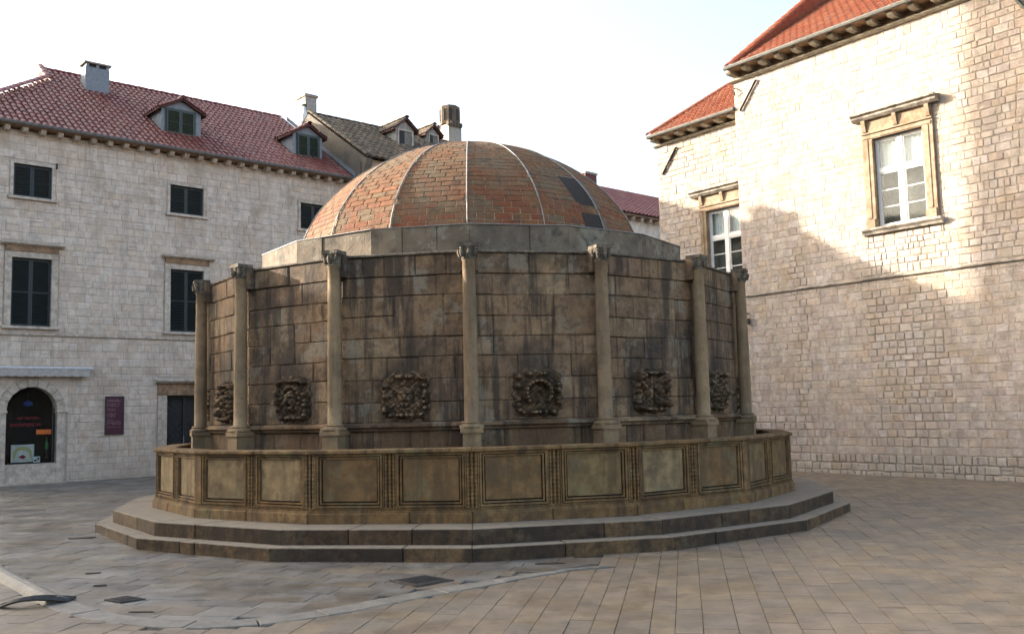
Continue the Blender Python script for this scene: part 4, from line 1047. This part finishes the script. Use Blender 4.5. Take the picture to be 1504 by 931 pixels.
# ================================================================== RIGHT HOUSE
AZR = math.radians(-51.796)
RH = empty('tall_stone_house', (7.3712, 5.5627, 0), AZR, 'tall sunlit stone house on the right with a framed white window and orange roof', 'house')
AN = empty('low_stone_wing', (7.3712, 5.5627, 0), AZR, 'lower sunlit stone wing set back left of the tall house, above the fountain edge', 'house')
def sash_window(parent, x0, x1, z0, z1, yw, jl=.24, jr=.24, hood=.58, sill=True, hx=(None, None)):
    zt = z0+(z1-z0)*.635; xm = (x0+x1)/2; mb = MB()
    bars(mb, x0, x1, z0, z1, .045, yw+.06, yw+.12); w = mb.build('window', 'white_paint', parent)
    mb = MB(); mb.box(xm-.055, xm+.055, yw+.05, yw+.12, z0+.04, z1-.04).box(x0+.04, xm-.056, yw+.055, yw+.12, zt-.04, zt+.04).box(xm+.056, x1-.04, yw+.055, yw+.12, zt-.04, zt+.04)
    mb.build('transom', 'white_paint', w)
    for a, b in ((x0+.045, xm-.055), (xm+.055, x1-.045)):
        for c, d, up_ in ((z0+.045, zt-.04, 0), (zt+.04, z1-.045, 1)):
            mb = MB(); bars(mb, a, b, c, d, .035, yw+.068, yw+.105); mb.build('casement', 'white_paint', w)
            hh = (d-c-.07); n = 1 if up_ else 3
            for k in range(n):
                p, q = c+.035+hh*k/n+.008, c+.035+hh*(k+1)/n-.008
                mb = MB(); mb.box(a+.035, b-.035, yw+.084, yw+.089, p-.008, q+.008); mb.build('pane', 'glass', w)
                if k: mb = MB(); mb.box(a+.035, b-.035, yw+.072, yw+.1, p-.018, p+.002); mb.build('glazing_bar', 'white_paint', w)
    mb = MB()
    def cf(u, v): return (x0+.02+u*(x1-x0-.04), yw+.19+.012*math.sin(u*60)+.02*(1-v)*0, zt-.03+v*(z1-zt))
    mb.grid(60, 1, cf); mb.build('curtain', 'curtain', w)
    mb = MB(); mb.box(x0-.1, x1+.1, yw+.34, yw+.36, z0-.1, z1+.1); mb.build('room', 'room_mid', w)
    # stone surround
    for a, b in ((x0-jl, x0), (x1, x1+jr)):
        if b-a < .02: continue
        mb = MB(); mb.box(a, b, yw-.07, yw+.12, z0, z1); mb.box(a+.03, b-.09, yw-.085, yw-.068, z0+.22, z1); mb.box(a-.015, b-.02, yw-.10, yw-.06, z0, z0+.2) ; mb.build('jamb', 'trim_right', w, bevel=.006)
    mb = MB(); a, b = x0-jl, x1+jr
    mb.box(a, b, yw-.072, yw+.12, z1, z1+.12).box(a+.03, b-.03, yw-.09, yw-.06, z1+.02, z1+.07).box(a, b, yw-.105, yw-.06, z1+.12, z1+.15); mb.build('architrave', 'trim_right', w)
    mb = MB(); mb.box(a+.01, b-.01, yw-.065, yw+.05, z1+.15, z1+hood-.15); mb.build('frieze', 'trim_right', w)
    for xx in (a+.08, xm, b-.08):
        mb = MB(); mb.prism_x([(yw-.06, z1+.17), (yw-.09, z1+.18), (yw-.14, z1+hood-.2), (yw-.14, z1+hood-.15), (yw-.06, z1+hood-.15)][::-1], xx-.045, xx+.045); mb.build('console', 'trim_right', w)
    ha, hb = (a-.16 if hx[0] is None else hx[0]), (b+.16 if hx[1] is None else hx[1])
    mb = MB(); zz = z1+hood
    mb.prism_x([(yw+.02, zz-.15), (yw-.14, zz-.15), (yw-.20, zz-.10), (yw-.21, zz-.06), (yw-.27, zz-.03), (yw-.27, zz), (yw+.02, zz+.035)][::-1], ha, hb); mb.build('hood', 'hood_dark', w)
    mb = MB(); mb.prism_x([(yw+.12, z0), (yw-.18, z0), (yw-.18, z0-.04), (yw-.12, z0-.09), (yw-.10, z0-.13), (yw+.02, z0-.15)][::-1] if False else [(yw+.02, z0-.15), (yw-.10, z0-.13), (yw-.12, z0-.09), (yw-.18, z0-.04), (yw-.18, z0-.002), (yw+.12, z0-.002)][::-1], a-.09, b+.09); mb.build('sill', 'hood_dark', w)
    return w
wr = (2.16, 3.31, 5.37, 7.35)
wall_holes(RH, -1.56, 9.5, -.3, 9.75, [wr], 0, .4, 'mortar_right')
mb = MB(); mb.box(-1.56, 9.5, .45, 10, -.3, 9.7); mb.build('inner_wall', 'mortar_right', RH)
def rzones(x, z, gp, dd, r):
    if 1.75 < x < 3.5 and .62 < z < 3.95: return gp*1.2+.007, dd*1.1
    if -.2 < x < .22 and .4 < z < 5.2: return gp*1.1+.006, dd*1.1
    if 1.8 < x < 3.65 and 4.3 < z < 5.2: return gp*1.2+.007, dd*1.2
    if x > 4.0 and z > 4.4: return gp*.9+.003, dd*1.1
    if z < .45: return gp+.012, dd*1.5
    if x < -.2 and z < 1.3: return gp+.01, dd*1.3
    return gp*.4, dd*.7
def rw_(r, x, z):
    if (1.7 < x < 3.4 and z < 3.95) or (-.35 < x < .2 and z < 5.2): return r.choice([.17, .2, .24, .28])
    return r.choice([.12, .16, .2, .25, .3])
masonry(RH, -1.56, 9.5, -.05, 9.68, [(1.90, 3.57, 5.22, 7.93), (-1.6, 9.5, 4.245, 4.295)], lambda r, z: r.choice([.13, .15, .17, .19]), rw_, depth=.016, gap=.007, mat='right_stone', seed=5, zones=rzones, rough=.3, units=UNITS_RUBBLE, wob=.014)
sash_window(RH, *wr, 0)
mb = MB(); mb.prism_x([(.0, 4.25), (-.06, 4.255), (-.07, 4.275), (-.06, 4.292), (.0, 4.293)][::-1], -1.50, 9.5); mb.build('string_course', 'hood_dark', RH)
mb = MB(); mb.prism_x([(.05, 9.68), (-.06, 9.69), (-.11, 9.72), (-.11, 9.76), (.05, 9.77)][::-1], -1.62, 9.5); mb.build('cornice_moulding', 'trim_pale', RH)
corbels(RH, [-1.44+.485*k for k in range(23)], -.38, .02, 9.81, 9.92, .14, 'trim_pale')
mb = MB(); mb.box(-1.45, 9.5, -.43, .5, 9.925, 9.96); mb.box(-1.56, 9.5, .0, .4, 9.75, 9.93); mb.build('soffit', 'rust_frieze', RH)
mb = MB(); mb.tube([(-1.47, -.47, 9.95), (9.5, -.47, 9.96)], .055, 8); mb.build('gutter', 'gutter_grey', RH)
SR = math.atan(.64); zR = lambda q: 9.93+(q+.42)*.64
mb = MB(); mb.add([(-1.45, -.42, zR(-.42)), (9.5, -.42, zR(-.42)), (9.5, 5, zR(5)), (-1.45, 5, zR(5)), (9.5, 10.4, zR(-.42)), (-1.45, 10.4, zR(-.42))], [(0, 1, 2, 3), (3, 2, 4, 5)])
mb.add([(-1.44, 0, 9.7), (-1.44, 5, zR(5)-.05), (-1.44, 10, 9.7)], [(0, 1, 2)]); mb.build('roof', 'under_tile', RH)
roof_tiles(RH, -1.22, 9.5, -.46, 9.93, SR, 6.5, 'tile_orange', pitch=.19, row=.33, seed=6)
mb = MB(); mb.prism_x([(-.42, zR(-.42)), (5, zR(5)), (5, zR(5)+.66), (-.42, zR(-.42)+.03)][::-1], -1.44, -1.24); mb.build('verge_wall', 'tile_orange', RH)
ridge_row(RH, (-1.34, -.45, zR(-.42)+.02), (-1.34, 5, zR(5)+.64), 'tile_orange', .30, name='verge_tile')
def strut(parent, p, q, nm='iron_strut'):
    p, q = Vector(p), Vector(q); mb = MB(); mb.tube([p, q], .034, 4)
    mb.tube([p, p+Vector((0, .07, 0))], .016, 4); mb.tube([q, q+Vector((0, .07, 0))], .016, 4)
    mb.build(nm, 'iron', parent)
strut(RH, (-.84, -.055, 9.57), (-1.36, -.055, 8.93)); strut(AN, (-3.88, .345, 8.65), (-4.41, .345, 8.01))
mb = MB(); mb.tube([(-1.50, -.03, 9.55), (-1.5, -.1, 9.52), (-1.46, -.13, 9.42), (-1.5, -.06, 9.36)], .018, 5); mb.build('wall_hook', 'iron', RH)
mb = MB(); mb.tube([(5.2, -.07, 9.66), (6.3, -.07, 8.0), (6.3, -.07, .1)], .035, 8); mb.build('downpipe', 'green', RH)
W = WM[RH] @ Vector((-1.44, -.05, 3.62)); sp_ = empty('wall_spotlight', tuple(W), AZR, 'small black spotlight on a bracket at the corner of the tall house', 'spotlight')
mb = MB(); mb.tube([(0, .04, .22), (0, -.1, .22), (0, -.12, .14)], .014, 6); mb.build('bracket', 'iron', sp_)
mb = MB(); mb.lathe([(.05, -.07), (.055, -.05), (.045, .06), (.02, .09)], 12, TR(0, -.13, .09) @ RX(.7)); mb.build('lamp_head', 'iron', sp_)
mb = MB(); mb.box(-.05, .05, -.01, .02, -.02, .1); mb.build('junction_box', 'iron', sp_)
# wing
wa = (-2.93, -1.80, 4.72, 6.70)
wall_holes(AN, -4.63, -1.561, -.3, 8.9, [wa], .4, .75, 'mortar_right')
mb = MB(); mb.box(-4.63, -1.561, .8, 8, -.3, 8.8); mb.build('inner_wall', 'mortar_right', AN)
masonry(AN, -4.63, -1.562, -.05, 8.80, [(-3.17, -1.5, 4.57, 7.26)], lambda r, z: r.choice([.14, .16, .19]), lambda r, x, z: r.choice([.14, .2, .25, .3]), y=.4, depth=.018, gap=.005, mat='right_stone', seed=15, limit=200, units=UNITS_RUBBLE, wob=.012)
sash_window(AN, *wa, .4, jl=.21, jr=.2, hood=.56, hx=(-3.36, -1.565))
mb = MB(); mb.prism_x([(.42, 8.80), (.34, 8.81), (.30, 8.84), (.30, 8.87), (.42, 8.88)][::-1], -4.70, -1.565); mb.build('cornice_moulding', 'trim_pale', AN)
corbels(AN, [-4.5+.45*k for k in range(7)], .04, .42, 8.90, 8.99, .14, 'trim_pale')
mb = MB(); mb.box(-4.58, -1.565, .0, .8, 8.99, 9.02); mb.build('soffit', 'rust_frieze', AN)
mb = MB(); mb.tube([(-4.58, -.03, 9.03), (-1.565, -.03, 9.04)], .055, 8); mb.build('gutter', 'gutter_grey', AN)
zN = lambda q: 9.02+q*.60
mb = MB(); mb.add([(-4.56, .0, zN(0)), (-1.565, 0, zN(0)), (-1.565, 4.6, zN(4.6)), (-4.56, 4.6, zN(4.6)), (-1.565, 8.6, zN(0)), (-4.56, 8.6, zN(0))], [(0, 1, 2, 3), (3, 2, 4, 5)])
mb.add([(-4.55, .4, 8.9), (-4.55, 4.6, zN(4.6)-.05), (-4.55, 8.6, 8.9)], [(0, 1, 2)]); mb.build('roof', 'under_tile', AN)
roof_tiles(AN, -4.46, -1.565, -.06, 9.02, math.atan(.60), 5.3, 'tile_orange', pitch=.19, row=.33, seed=16, limit=250)
ridge_row(AN, (-4.51, -.05, zN(0)+.04), (-4.51, 4.6, zN(4.6)+.04), 'tile_orange', .24, name='verge_tile')

# ================================================================== added out of view on the left: wall and tower shaped to shade the square
tw = MB(); tw.box(-36, -32, -60, 14.2, -1, 13.15); CW = tw.build('shade_wall', 'blocker_stone'); tag(CW, 'long high stone wall added out of view to shade the square from the west', 'wall')
ft = MB(); TC = (-38.0, 3.1+.3057*38)
ft.lathe([(2.9, -1), (2.15, 20), (1.95, 30), (1.95, 31)], 40, TR(TC[0], TC[1], 0)); FTW = ft.build('shade_tower', 'blocker_stone', smooth=True); tag(FTW, 'tall round tapered stone tower added out of view to cast shade past the left house', 'tower')
